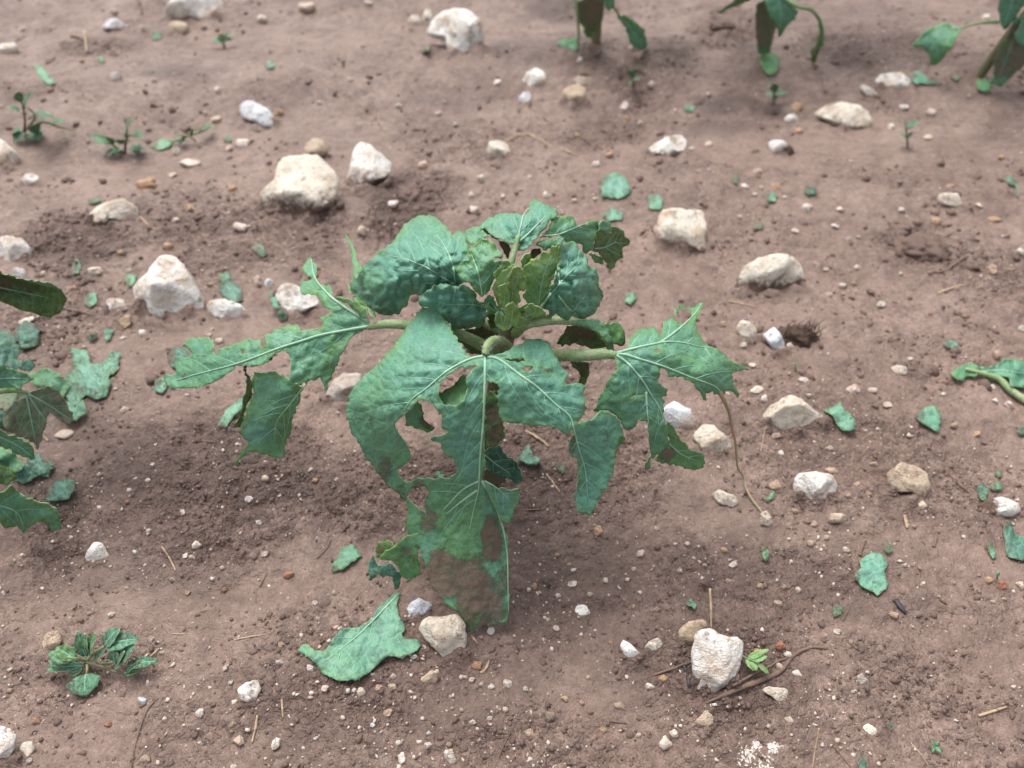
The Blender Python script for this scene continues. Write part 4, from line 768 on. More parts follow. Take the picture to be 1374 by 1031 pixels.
leaf('leaf', root, 'B', [(398,530),(400,495),(440,455),(500,428),(560,438),(600,435),(640,458),(660,500),(690,520),(698,570),(688,602),(650,622),(580,632),(545,622),(520,590),(490,560),(450,535)], [(600,440,.227),(440,455,.221),(400,520,.207),(690,560,.200),(640,620,.186),(540,610,.188),(560,530,.214)],
     veins=[[(562,442),(555,480),(548,520)],[(692,530),(620,518),(540,520),(470,505)]], tint=.08, crinkle=1.6, quilt=.003, vr=.0006, puff=.0065)
leaf('leaf', root, 'F', [(165,470),(150,420),(175,370),(230,325),(310,318),(350,370),(388,430),(382,452),(340,450),(318,490),(380,478),(415,500),(422,535),(380,570),(330,620),(300,700),(240,742),(205,700),(150,640),(80,600),(55,540),(100,480)], [(240,740,.226),(310,320,.258),(165,400,.250),(60,550,.236),(400,510,.250),(240,520,.250),(330,620,.238)],
     veins=[[(250,720),(228,590),(195,490),(172,430)]], tint=.40, tints=[(300,560,90,120,.60)], crinkle=1.2, quilt=.002, vr=.0009, puff=.004)
leaf('leaf', root, 'F', [(130,330),(140,260),(200,235),(232,230),(250,275),(290,310),(235,325),(178,372),(150,350)], [(140,330,.232),(200,235,.236),(290,310,.238)], tint=.1, side=False)
leaf('leaf', root, 'F', [(60,640),(120,660),(200,740),(250,790),(300,780),(350,820),(400,890),(432,935),(390,915),(340,870),(290,850),(270,800),(200,770),(130,720)], [(60,640,.226),(250,790,.214),(432,935,.198),(300,780,.215)], tint=.25, veins=[[(430,930),(350,840),(280,790)]], side=False, vr=.0009)
# back leaf
leaf('leaf', root, 'F', [(225,232),(268,190),(340,155),(420,135),(480,140),(528,158),(545,150),(575,118),(590,60),(620,40),(700,80),(770,100),(803,150),(745,172),(705,230),(662,290),(622,330),(582,378),(540,402),(500,402),(470,358),(440,350),(390,330),(340,308),(300,270),(265,240),(232,262)],
     [(470,430,.238),(540,160,.252),(500,400,.240),(268,200,.238),(340,308,.240),(420,135,.240),(620,45,.240),(803,150,.243),(662,290,.246),(700,170,.251)], veins=[[(480,440),(500,340),(520,240),(542,150),(580,100)],[(515,340),(570,290),(640,220),(700,160)]], tint=.06, quilt=.0016, vr=.0013, crinkle=1.2)
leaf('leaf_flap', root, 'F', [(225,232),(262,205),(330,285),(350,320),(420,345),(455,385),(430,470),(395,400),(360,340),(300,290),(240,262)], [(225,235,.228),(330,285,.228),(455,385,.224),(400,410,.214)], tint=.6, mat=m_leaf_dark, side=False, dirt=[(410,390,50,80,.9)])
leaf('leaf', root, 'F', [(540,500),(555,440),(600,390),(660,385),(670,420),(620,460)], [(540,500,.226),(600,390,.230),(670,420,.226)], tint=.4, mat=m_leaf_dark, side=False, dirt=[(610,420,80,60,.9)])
leaf('leaf_flap', root, 'F', [(655,312),(720,250),(742,180),(800,155),(860,148),(902,180),(922,212),(945,232),(1000,195),(1060,180),(1086,202),(1080,250),(1052,310),(1032,390),(980,432),(952,372),(902,340),(842,350),(822,312),(790,290),(720,312)],
     [(655,312,.244),(800,155,.243),(902,180,.238),(1060,185,.220),(980,432,.202),(1040,330,.212),(842,350,.228),(850,240,.240)], veins=[[(690,300),(790,290),(900,245),(980,215)]], tint=.35, quilt=.0016, vr=.0010, crinkle=1.3)
leaf('leaf_flap', root, 'F', [(620,370),(640,335),(700,325),(780,315),(822,315),(830,345),(800,362),(740,375),(705,410),(660,372)], [(620,370,.238),(780,315,.238),(705,410,.234)], tint=.15, side=False)
leaf('leaf_flap', root, 'F', [(1078,250),(1088,198),(1130,190),(1165,225),(1172,275),(1140,290)], [(1078,250,.216),(1130,190,.212),(1140,290,.200)], tint=.05, side=False)
leaf('leaf_flap', root, 'F', [(1050,305),(1075,240),(1140,285),(1172,270),(1162,228),(1220,240),(1257,275),(1257,310),(1290,320),(1290,357),(1250,380),(1246,450),(1200,482),(1195,515),(1160,542),(1135,520),(1110,460),(1078,420),(1030,400)], [(1050,305,.212),(1160,240,.204),(1257,290,.188),(1280,340,.176),(1160,535,.158),(1060,410,.192)], veins=[[(1045,390),(1120,380),(1200,340)]], tint=.55, mat=m_leaf_dark, dirt=[(1100,370,80,80,.45)], vr=.0009)
leaf('leaf_flap', root, 'F', [(1010,425),(1050,430),(1090,445),(1112,480),(1090,500),(1050,495)], [(1010,425,.19),(1112,480,.172),(1050,495,.175)], tint=.2, side=False, res=3)
# right crinkled leaf: bright young half folded up, bubbled half outwards
leaf('leaf', root, 'F', [(650,832),(600,790),(555,762),(530,722),(562,690),(525,625),(505,575),(545,510),(580,498),(600,468),(640,455),(680,415),(712,418),(740,380),(775,378),(803,362),(806,410),(800,470),(775,560),(740,645),(715,730)], [(650,830,.2165),(530,720,.228),(510,580,.246),(600,470,.258),(803,365,.266),(800,470,.256),(740,645,.240),(650,600,.246)], veins=[[(652,828),(660,700),(690,560),(740,440)]], tint=.45, tints=[(610,690,90,110,.15),(740,440,70,80,.9)], mat=m_leaf_bright, quilt=.0016, vr=.0008, crinkle=1.0)
leaf('leaf', root, 'F', [(803,362),(840,343),(892,342),(932,370),(952,410),(992,450),(1002,510),(1052,530),(1077,590),(1070,660),(1106,720),(1102,770),(1060,810),(1032,872),(960,892),(900,872),(842,902),(800,872),(770,850),(732,872),(718,825),(650,832),(715,730),(740,645),(775,560),(800,470)],
     [(650,830,.2165),(780,660,.243),(900,530,.250),(1075,590,.216),(1100,760,.196),(840,900,.204),(960,890,.200),(880,345,.240),(803,362,.262),(800,470,.254),(990,450,.232),(900,740,.232)], veins=[[(655,828),(720,730),(785,655),(840,590),(900,530),(950,470)],[(790,720),(880,830),(930,780),(1000,705)],[(800,650),(790,560),(800,500)]], tint=.08, tints=[(760,800,70,60,.25)], crinkle=1.6, quilt=.003, vr=.0010, puff=.0080)
# heart of the plant
leaf('young_leaf', root, 'F', [(310,672),(340,620),(390,560),(440,520),(500,488),(503,520),(470,560),(440,600),(425,680),(420,760),(412,812),(370,800),(340,742)], [(412,812,.214),(310,672,.236),(500,488,.272),(420,680,.246)], veins=[[(412,812),(400,700),(420,600),(480,510)]], tint=.55, mat=m_leaf_bright, quilt=.001, vr=.0007, crinkle=.6)
leaf('young_leaf', root, 'F', [(440,900),(415,812),(420,720),(430,640),(470,585),(510,600),(530,640),(556,690),(512,702),(520,760),(492,800),(462,852)], [(440,900,.206),(420,720,.238),(470,585,.262),(556,690,.238),(492,800,.222)], veins=[[(442,895),(455,790),(462,690),(470,600)]], tint=.7, mat=m_leaf_bright, quilt=.0022, vr=.0009, crinkle=1.2)
leaf('young_leaf', root, 'F', [(455,850),(500,810),(560,785),(600,795),(590,830),(540,862),(490,880),(460,900)], [(455,880,.208),(560,785,.226),(595,820,.218)], tint=.4, mat=m_leaf_bright, side=False, res=3, veins=[[(460,885),(520,835),(585,805)]], vr=.0006)
leaf('young_leaf', root, 'F', [(470,860),(500,900),(520,920),(560,900),(640,850),(600,880),(560,930),(500,950)], [(470,860,.204),(640,850,.210),(500,950,.196)], tint=.6, mat=m_leaf, side=False, res=3)
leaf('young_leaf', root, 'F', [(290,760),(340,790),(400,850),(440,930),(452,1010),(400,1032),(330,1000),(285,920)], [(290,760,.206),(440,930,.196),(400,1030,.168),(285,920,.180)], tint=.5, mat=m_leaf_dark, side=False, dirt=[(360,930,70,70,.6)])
leaf('young_leaf', root, 'F', [(478,930),(520,900),(600,880),(660,845),(722,862),(745,905),(690,925),(620,935),(545,962),(500,992)], [(478,930,.203),(660,845,.214),(745,905,.205),(500,990,.188)], tint=.3, mat=m_leaf_bright, side=False, dirt=[(640,900,60,30,.5)], veins=[[(480,945),(600,905),(730,885)]], vr=.0008)
leaf('young_leaf', root, 'F', [(255,745),(300,712),(330,735),(345,790),(400,830),(432,900),(428,935),(370,870),(300,830),(262,790)], [(255,745,.219),(330,735,.222),(430,920,.204),(300,830,.208)], tint=.2, side=False, veins=[[(425,925),(350,820),(290,750)]], vr=.0007)
YL = [([(325,570),(370,505),(425,470),(455,520),(425,600),(385,650),(345,625)], [(385,650,.240),(425,470,.268),(325,570,.248)], .35),
      ([(425,610),(455,540),(505,515),(548,560),(566,640),(540,700),(505,660),(470,690)], [(470,690,.242),(505,515,.270),(566,640,.250)], .6),
      ([(372,650),(418,640),(445,720),(436,800),(402,830),(368,770)], [(402,830,.222),(418,640,.254),(368,770,.232)], .75),
      ([(410,790),(468,765),(505,800),(515,870),(484,945),(440,962),(405,905)], [(440,960,.214),(468,765,.240),(515,870,.224),(405,905,.222)], .5),
      ([(545,815),(600,780),(680,812),(712,855),(645,885),(570,878)], [(560,870,.216),(600,780,.236),(712,855,.222)], .4),
      ([(470,930),(520,890),(575,905),(560,960),(505,1010),(455,1000)], [(470,930,.214),(575,905,.212),(480,1010,.196)], .3),
      ([(330,850),(385,835),(430,890),(440,960),(395,985),(345,930)], [(385,835,.220),(440,960,.206),(345,930,.208)], .2),
      ([(520,470),(560,420),(600,405),(590,460),(560,520),(530,540)], [(530,540,.246),(600,405,.262),(520,470,.258)], .8)]
for o_, c_, t_ in YL:
    cx_, cy_ = np.mean([p[0] for p in o_]), np.mean([p[1] for p in o_])
    leaf('young_leaf', root, 'F', o_, c_, tint=t_, mat=m_leaf_bright, side=False, quilt=.0022, crinkle=1.5, puff=.0025, vr=.0006, jag=2.2, res=2.4, veins=[[(c_[0][0], c_[0][1]), (cx_, cy_), (cx_*.4+c_[1][0]*.6, cy_*.4+c_[1][1]*.6)]])
# leaf hanging under the right petiole
leaf('leaf', root, 'B', [(1000,690),(1040,640),(1050,608),(1130,606),(1190,650),(1222,702),(1200,715),(1150,712),(1080,690),(1030,705)], [(1000,690,.165),(1050,608,.197),(1190,650,.186),(1222,702,.172),(1080,690,.168)], tint=.55, mat=m_leaf_dark, dirt=[(1110,650,90,50,.85)], side=False)
leaf('leaf_flap', root, 'B', [(1060,606),(1110,585),(1180,580),(1215,612),(1250,680),(1262,740),(1245,745),(1225,690),(1180,640),(1120,606)], [(1060,606,.206),(1180,580,.204),(1250,680,.190),(1250,742,.178)], tint=.25, side=False)
leaf('leaf_flap', root, 'B', [(1205,612),(1240,602),(1275,600),(1302,632),(1312,688),(1292,706),(1255,690),(1228,655)], [(1205,612,.200),(1275,600,.196),(1300,700,.180)], tint=.8, side=False, res=3)
leaf('leaf', root, 'B', [(1060,770),(1110,765),(1145,775),(1148,820),(1130,870),(1100,900),(1105,830)], [(1060,770,.140),(1145,775,.136),(1110,900,.100)], tint=.5, mat=m_leaf_dark, side=False, dirt=[(1110,810,40,50,.7)])
# right leaf
leaf('leaf', root, 'D', [(588,385),(605,368),(650,350),(662,300),(710,250),(800,233),(832,285),(846,272),(840,210),(900,185),(930,217),(970,213),(1000,190),(1000,150),(970,140),(935,150),(915,175),(908,140),(932,112),(1000,135),(1030,125),(1062,104),(1052,150),(1030,200),(1030,260),(1060,300),(1100,340),(1150,360),(1200,410),(1260,440),(1316,470),(1250,480),(1222,482),(1225,540),(1262,600),(1256,626),(1220,590),(1185,578),(1182,622),(1150,610),(1120,592),(1090,597),(1075,600),(1082,640),(1050,600),(1010,545),(960,520),(920,505),(875,500),(870,478),(832,455),(830,500),(820,540),(862,570),(876,605),(850,622),(856,680),(850,722),(872,800),(880,870),(850,900),(812,930),(782,970),(765,1025),(742,1005),(780,930),(772,860),(765,762),(742,742),(715,742),(708,778),(640,795),(625,765),(600,720),(545,690),(500,702),(470,692),(510,600),(560,520),(592,455)],
     [(590,390,.1965),(720,330,.198),(800,235,.188),(900,190,.180),(1060,106,.160),(930,115,.158),(850,450,.189),(1000,510,.176),(1150,590,.150),(1100,350,.164),(1316,470,.128),(1256,620,.122),(1100,450,.174),(470,690,.162),(640,790,.148),(700,560,.180),(870,605,.166),(760,760,.154),(880,870,.124),(755,1020,.098),(600,600,.177)],
     holes=[[(668,622),(700,606),(752,602),(745,612),(700,616)],[(790,368),(825,352),(842,362),(815,380)]],
     veins=[[(590,382),(650,390),(720,412),(850,452),(1000,512),(1130,562),(1172,622)],[(592,380),(700,352),(810,328),(880,318),(960,325),(1050,345),(1110,352)],[(596,392),(660,440),(730,520),(780,600),(830,680),(855,770)],[(830,325),(900,275),(960,225),(1020,165),(1055,110)],[(755,590),(760,680),(770,770)]],
     tint=.28, tints=[(1000,440,200,80,.50),(850,800,60,200,.55),(560,640,90,80,.45)], dirt=[(960,140,50,30,.7)], quilt=.0017, vr=.0014)
tube('dry_midrib', pz('D', [(1140,572,.150),(1172,625,.140),(1205,700,.118),(1222,790,.094),(1240,870,.072),(1252,1000,.040)]).tolist()+(ghit([(993,648),(1002,665),(1022,690)])[0]+np.array([[0,0,.012],[0,0,.005],[0,0,.002]])).tolist(), [.0022,.0018,.0014,.0012,.0011,.0010,.0009,.0008], m_dryvein, root, 6, wob=.2)
leaf('leaf_flap', root, 'D', [(868,752),(900,780),(940,840),(990,900),(1060,925),(1082,980),(1070,1002),(1000,1017),(930,992),(880,985),(800,972),(832,920),(882,872)], [(870,755,.142),(940,840,.124),(1075,980,.084),(930,990,.092),(810,970,.104)], tint=.6, tints=[(1000,950,90,60,.85)], dirt=[(870,930,60,50,.9)], vr=.0008, veins=[[(880,870),(950,930),(1050,970)]])
leaf('leaf_flap', root, 'D', [(570,865),(610,810),(635,830),(640,860),(610,890),(592,895)], [(570,865,.13),(635,830,.135),(600,893,.12)], tint=.75, side=False, res=3)

# ================================================================= NEIGHBOURING PLANT (left)
bp = ghit([(-75, 660)])[0][0]
left = empty('crop_plant', bp); tag(left, 'torn leafy plant with dark drooping leaf beside the large white peaked boulder', 'plant')
def s2(z, dx=0., dy=0.): return (bp[0]+dx, bp[1]+dy, bp[2]+z)
tube('stem', [s2(-.012), s2(.06, .003), s2(.12, 0, .004), s2(.18, .002, .006)], [.008, .0074, .0068, .005], m_stem, left, 10, wob=.12)
def lp(pts, r): return tube('leaf_stalk', pts, r, m_stalk, left, 8, wob=.1)
lp([s2(.16), w('Q4', -160, 40, .19), w('Q4', -60, 100, .178)], [.004, .0035, .0025])
leaf('leaf', left, 'Q4', [(-120,70),(-60,50),(0,65),(100,95),(200,108),(250,138),(270,165),(242,220),(200,246),(130,226),(60,200),(0,178),(-80,165)], [(-60,100,.178),(0,65,.178),(250,140,.140),(200,245,.118),(0,178,.150)], veins=[[(-60,110),(60,135),(200,165)]], tint=.6, mat=m_leaf_dark, side=False, tints=[(210,200,60,50,1.)], dirt=[(60,120,140,40,.7),(0,90,90,40,.7)], vr=.0010)
leaf('leaf_flap', left, 'Q4', [(-80,45),(0,62),(100,92),(200,106),(252,136),(200,125),(100,112),(0,82),(-80,62)], [(-80,50,.185),(100,95,.168),(252,136,.142)], tint=.2, side=False, res=3)
lp([s2(.10), w('Q4', -100, 480, .12), w('Q4', -20, 490, .112)], [.004, .0035, .002])
leaf('leaf', left, 'Q4', [(-60,430),(0,435),(70,455),(137,486),(85,520),(0,542),(-60,545)], [(-60,480,.114),(0,435,.112),(137,486,.096),(0,542,.094)], veins=[[(-50,490),(30,487),(120,487)]], tint=.25, vr=.0011)
leaf('leaf', left, 'Q4', [(-20,350),(20,330),(75,350),(85,385),(60,420),(120,405),(140,430),(130,455),(60,450),(0,440),(-40,430)], [(-20,350,.060),(75,350,.052),(140,430,.036),(0,440,.052)], tint=.05, mat=m_scrap_dark, side=False)
lp([s2(.08), w('Q4', -60, 560, .098), w('Q4', 50, 535, .092), w('Q4', 110, 545, .084)], [.0036, .003, .0025, .0018])
leaf('leaf', left, 'Q4', [(10,645),(55,585),(100,560),(130,540),(180,520),(225,530),(262,582),(297,640),(282,672),(240,650),(200,622),(182,680),(172,720),(150,775),(132,742),(80,720),(20,690)], [(110,545,.083),(262,582,.064),(297,640,.050),(150,775,.020),(20,690,.050),(20,640,.060)], veins=[[(110,545),(150,610),(205,680)],[(105,550),(125,650),(145,750)],[(115,548),(190,590),(280,650)]], tint=.5, dirt=[(80,640,120,90,.45),(230,620,60,50,.45)], mat=m_leaf_under, vr=.0013)
leaf('leaf', left, 'Q4', [(-50,690),(0,690),(60,722),(130,750),(137,812),(80,790),(30,770),(-50,735)], [(-50,700,.090),(60,722,.076),(137,812,.048),(0,750,.072)], veins=[[(-40,705),(60,750),(130,800)]], tint=.35, vr=.0010)
leaf('leaf', left, 'Q4', [(-60,825),(0,828),(48,850),(72,880),(35,910),(-60,925)], [(-60,830,.085),(72,880,.060),(0,915,.066)], tint=.75, mat=m_leaf_dark, side=False)
leaf('leaf', left, 'Q6', [(-60,-60),(10,-78),(50,-100),(100,-60),(170,-35),(215,-20),(240,20),(242,70),(210,80),(180,40),(140,50),(95,92),(70,60),(20,70),(-20,30),(-60,0)], [(-60,-30,.070),(50,-100,.066),(240,20,.030),(225,78,.014),(95,92,.014),(0,50,.040)], veins=[[(-40,-30),(60,0),(100,70)]], tint=.42, dirt=[(200,40,50,40,.5),(20,-30,80,40,.4)], vr=.0011)
leaf('leaf', left, 'Q4', [(60,850),(100,830),(160,835),(200,812),(222,830),(190,862),(140,885),(90,910),(60,890)], None, tint=.0, mat=m_scrap_dark, drape=.006, side=False, origin=None)

for o_, t_, m_, dr in (([(-30,540),(20,525),(80,520),(115,560),(70,600),(10,612),(-30,600)], .4, m_leaf_under, .03), ([(105,470),(180,440),(240,468),(285,520),(250,560),(200,525),(150,520)], .3, m_leaf, .016), ([(-30,600),(40,618),(60,660),(25,692),(-30,690)], .2, m_scrap_dark, .02),
                       ([(95,780),(150,790),(215,845),(190,885),(130,860)], .1, m_scrap_dark, .010), ([(-20,760),(50,780),(95,830),(60,870),(-20,850)], .35, m_leaf, .03), ([(150,560),(200,545),(300,600),(330,570),(350,620),(300,660),(240,640)], .3, m_scrap, .007), ([(-10,290),(40,300),(70,330),(40,370),(-10,360)], .1, m_scrap_dark, .014)):
    leaf('leaf', left, 'Q4', o_, None, tint=t_, mat=m_, drape=dr, side=False, res=3, jag=3.0, crinkle=1.0, dirt=[(np.mean([p[0] for p in o_]), np.mean([p[1] for p in o_]), 300, 300, .5)])
# ================================================================= FAR ROW OF PLANTS
def far_plant(label, view, bx, by, top, lean=(0, 0)):
    b0 = ghit(cv(view, [(bx, by)]))[0][0]; e = empty('crop_plant', b0); tag(e, label, 'plant', 'plants of the next row')
    tube('stem', [(b0[0], b0[1], b0[2]-.01), (b0[0]+lean[0]*.4, b0[1]+lean[1]*.4, b0[2]+top*.45), (b0[0]+lean[0], b0[1]+lean[1], b0[2]+top)], [.008, .007, .005], m_stem, e, 9, wob=.12)
    return e, b0
def crown(e, b0, top, lean, seed):
    """leaves above the part of the plant the photograph shows"""
    r = random.Random(seed); p = np.array([b0[0]+lean[0], b0[1]+lean[1], b0[2]+top])
    for k in range(5):
        a = k*2.4+r.uniform(-.3, .3); d = np.array([math.cos(a), math.sin(a)*.8+.25, 0]); ln = r.uniform(.07, .11)
        q = p+d*.045+np.array([0, 0, .02]); tube('leaf_stalk', [p-[0, 0, .01], p+d*.025+[0, 0, .015], q], [.003, .0026, .002], m_stalk, e, 6)
        blade('leaf', e, q, q+d*ln+np.array([0, 0, -.04]), ln*.75, m_leaf, .15+.3*r.random(), lobes=.18)
def blade(name, parent, p0, p1, width, mat, tint=.3, sag=.15, fold=.25, lobes=0., n=11, m=5, dirt=0., up=(0, 0, 1)):
    """a small whole leaf from its foot p0 to its tip p1"""
    p0, p1 = np.array(p0, float), np.array(p1, float); ax = p1-p0; L = np.linalg.norm(ax); t_ = ax/L; u = np.cross(t_, np.array(up, float)); u /= np.linalg.norm(u)+1e-9; nn = np.cross(u, t_)
    V, F, U = [], [], []; sd_ = (p0[0]*37+p0[1]*91) % 9
    for i in range(n):
        f = i/(n-1); wd = width*.5*(math.sin(math.pi*min(1, f*.94+.03)**.78)**.8); wd *= 1+lobes*math.sin(f*19+sd_)
        for j in range(-m+1, m):
            g_ = j/(m-1); V.append(p0+ax*f+u*wd*g_+nn*(sag*L*math.sin(math.pi*f)*.6+fold*abs(g_)*wd+.04*L*float(perlin3(np.array([f*3+sd_]), np.array([g_*1.5]), 2.)[0]))); U.append((f*L*14+sd_, g_*wd*14))
    q = 2*m-1
    for i in range(n-1):
        for j in range(q-1): F.append((i*q+j, i*q+j+1, (i+1)*q+j+1, (i+1)*q+j))
    o = mesh_obj(name, V, F, [mat, m_edge], parent); uvl = o.data.uv_layers.new(name='UVMap'); li = np.zeros(len(o.data.loops), int); o.data.loops.foreach_get('vertex_index', li)
    uvl.data.foreach_set('uv', np.array(U)[li].ravel()); attr(o, 'tint', np.full(len(V), tint)); attr(o, 'dirt', np.full(len(V), dirt))
    md = o.modifiers.new('thickness', 'SOLIDIFY'); md.thickness = .0005; md.offset = 0; md.material_offset_rim = 1
    tube('midrib', [tuple(p0+ax*f+nn*(sag*L*math.sin(math.pi*f)*.6+.0003)) for f in (0, .3, .6, .95)], [max(.0005, width*.022), max(.00025, width*.008)], m_vein2, o, 5, 4)
    return o
e, b0 = far_plant('far plant with a brown muddy hanging leaf near the mushroom-shaped white stone', 'Q2', 1015, 172, .15)
leaf('leaf', e, 'Q2', [(930,20),(990,-20),(1050,-5),(1045,70),(1005,132),(960,112),(935,70)], [(930,20,.085),(1050,0,.10),(1000,130,.035)], tint=.35, dirt=[(990,50,80,80,.88)], side=False, res=4)
leaf('leaf', e, 'Q2', [(850,175),(885,152),(925,155),(948,168),(938,212),(900,200),(870,190)], [(850,175,.014),(940,160,.022),(938,210,.010)], tint=.2, side=False, res=4)
leaf('leaf', e, 'Q2', [(965,125),(990,112),(1012,130),(1005,158),(975,150)], [(965,125,.03),(1012,130,.03),(990,155,.018)], tint=.9, side=False, res=4)
tube('leaf_stalk', pz('Q2', [(930,-10,.10),(940,60,.075),(945,130,.040),(942,180,.016)]), [.003,.0025,.002], m_stalk, e, 6)
tube('leaf_stalk', pz('Q2', [(1030,-30,.12),(1070,10,.105),(1100,50,.085),(1120,90,.065)]), [.003,.0025,.002], m_stalk, e, 6)
leaf('leaf', e, 'Q2', [(1095,60),(1130,62),(1170,82),(1200,110),(1216,140),(1218,195),(1190,208),(1155,175),(1135,120)], [(1100,60,.085),(1170,85,.062),(1217,140,.036),(1200,205,.010)], veins=[[(1110,75),(1160,120),(1200,190)]], tint=.35, res=4, vr=.001, dirt=[(1200,130,20,30,.5)])
leaf('leaf', e, 'Q2', [(1040,-30),(1080,-30),(1088,20),(1065,50),(1048,30)], [(1040,-30,.12),(1080,-30,.12),(1065,50,.09)], tint=.1, side=False, res=4)
crown(e, b0, .15, (0, 0), 1)
e, b0 = far_plant('far plant with a hanging teal leaf and an arching stalk on the soil ridge', 'Q3', 335, 215, .16, (.004, 0))
leaf('leaf', e, 'Q3', [(335,-30),(380,-40),(435,-20),(468,55),(450,80),(420,112),(392,150),(378,110),(370,80),(345,55)], [(335,-30,.125),(435,-20,.125),(465,60,.10),(392,150,.058),(345,55,.10)], veins=[[(380,-35),(400,50),(392,140)]], tint=.05, res=4, vr=.001)
leaf('leaf', e, 'Q3', [(300,20),(335,0),(358,60),(362,150),(345,215),(310,215),(298,120)], [(300,20,.095),(350,20,.10),(345,215,.015),(310,215,.015)], tint=.35, dirt=[(330,100,60,130,.88)], side=False, res=4)
leaf('leaf', e, 'Q3', [(308,235),(345,205),(378,215),(394,250),(386,292),(352,302),(325,270)], None, drape=.012, tint=.6, side=False, res=4, mat=m_leaf)
leaf('leaf', e, 'Q3', [(148,52),(190,15),(240,-15),(285,-25),(285,0),(230,18),(180,45)], [(148,52,.085),(285,-20,.115),(230,18,.095)], tint=.15, side=False, res=4)
tube('leaf_stalk', pz('Q3', [(400,-20,.125),(470,28,.118),(525,42,.108),(560,95,.085),(555,150,.060),(535,200,.035),(526,250,.008)]), [.0035,.003,.003,.0026,.0022,.0016], m_stalk, e, 6)
leaf('leaf_flap', e, 'Q3', [(525,45),(555,70),(575,110),(568,180),(548,195),(555,130),(545,85)], [(525,45,.108),(575,110,.08),(550,195,.04)], tint=.4, side=False, res=4)
leaf('leaf_flap', e, 'Q3', [(520,200),(545,180),(552,215),(535,258),(518,240)], [(520,200,.034),(545,180,.042),(535,258,.006)], tint=.8, side=False, res=4, mat=m_leaf_dark)
crown(e, b0, .16, (.004, 0), 2)
e, b0 = far_plant('far plant leaning over with a muddy leaf beside the pale lumpy stone', 'Q3', 1190, 303, .16, (.06, .01))
leaf('leaf', e, 'Q3', [(1240,340),(1255,240),(1290,170),(1330,90),(1374,60),(1440,80),(1430,200),(1380,260),(1330,300),(1280,345)], [(1245,340,.010),(1290,170,.075),(1374,60,.11),(1430,150,.075),(1330,300,.022)], veins=[[(1374,60),(1320,190),(1270,320)]], tint=.35, dirt=[(1310,200,110,160,.88)], res=4, vr=.001, side=False)
leaf('leaf', e, 'Q3', [(1275,-20),(1330,-40),(1400,-20),(1374,20),(1345,65),(1292,132),(1272,70)], [(1275,-20,.135),(1400,-20,.135),(1292,132,.085)], veins=[[(1340,-30),(1310,60),(1290,120)]], tint=.10, res=4, vr=.001)
leaf('leaf', e, 'Q3', [(1335,130),(1374,80),(1420,100),(1410,170),(1374,190),(1345,170)], [(1335,130,.09),(1420,100,.10),(1374,190,.07)], tint=.1, res=4, side=False)
tube('leaf_stalk', pz('Q3', [(1275,90,.098),(1230,90,.096),(1180,96,.090),(1118,115,.082)]), [.003,.0026,.002,.0016], m_stalk, e, 6)
leaf('leaf', e, 'Q3', [(922,192),(970,130),(1040,93),(1085,95),(1112,108),(1122,130),(1080,190),(1042,240),(1000,272),(992,225),(960,185)], [(1115,112,.082),(1040,95,.078),(922,192,.050),(1000,270,.020),(1080,190,.060)], veins=[[(1115,114),(1050,150),(1000,200),(1002,260)],[(1110,112),(1030,125),(940,180)]], tint=.4, res=4, vr=.001)
leaf('leaf', e, 'Q3', [(1178,325),(1215,308),(1240,325),(1248,362),(1212,372),(1190,355)], None, drape=.008, tint=.3, side=False, res=4)
crown(e, b0, .16, (.06, .01), 3)

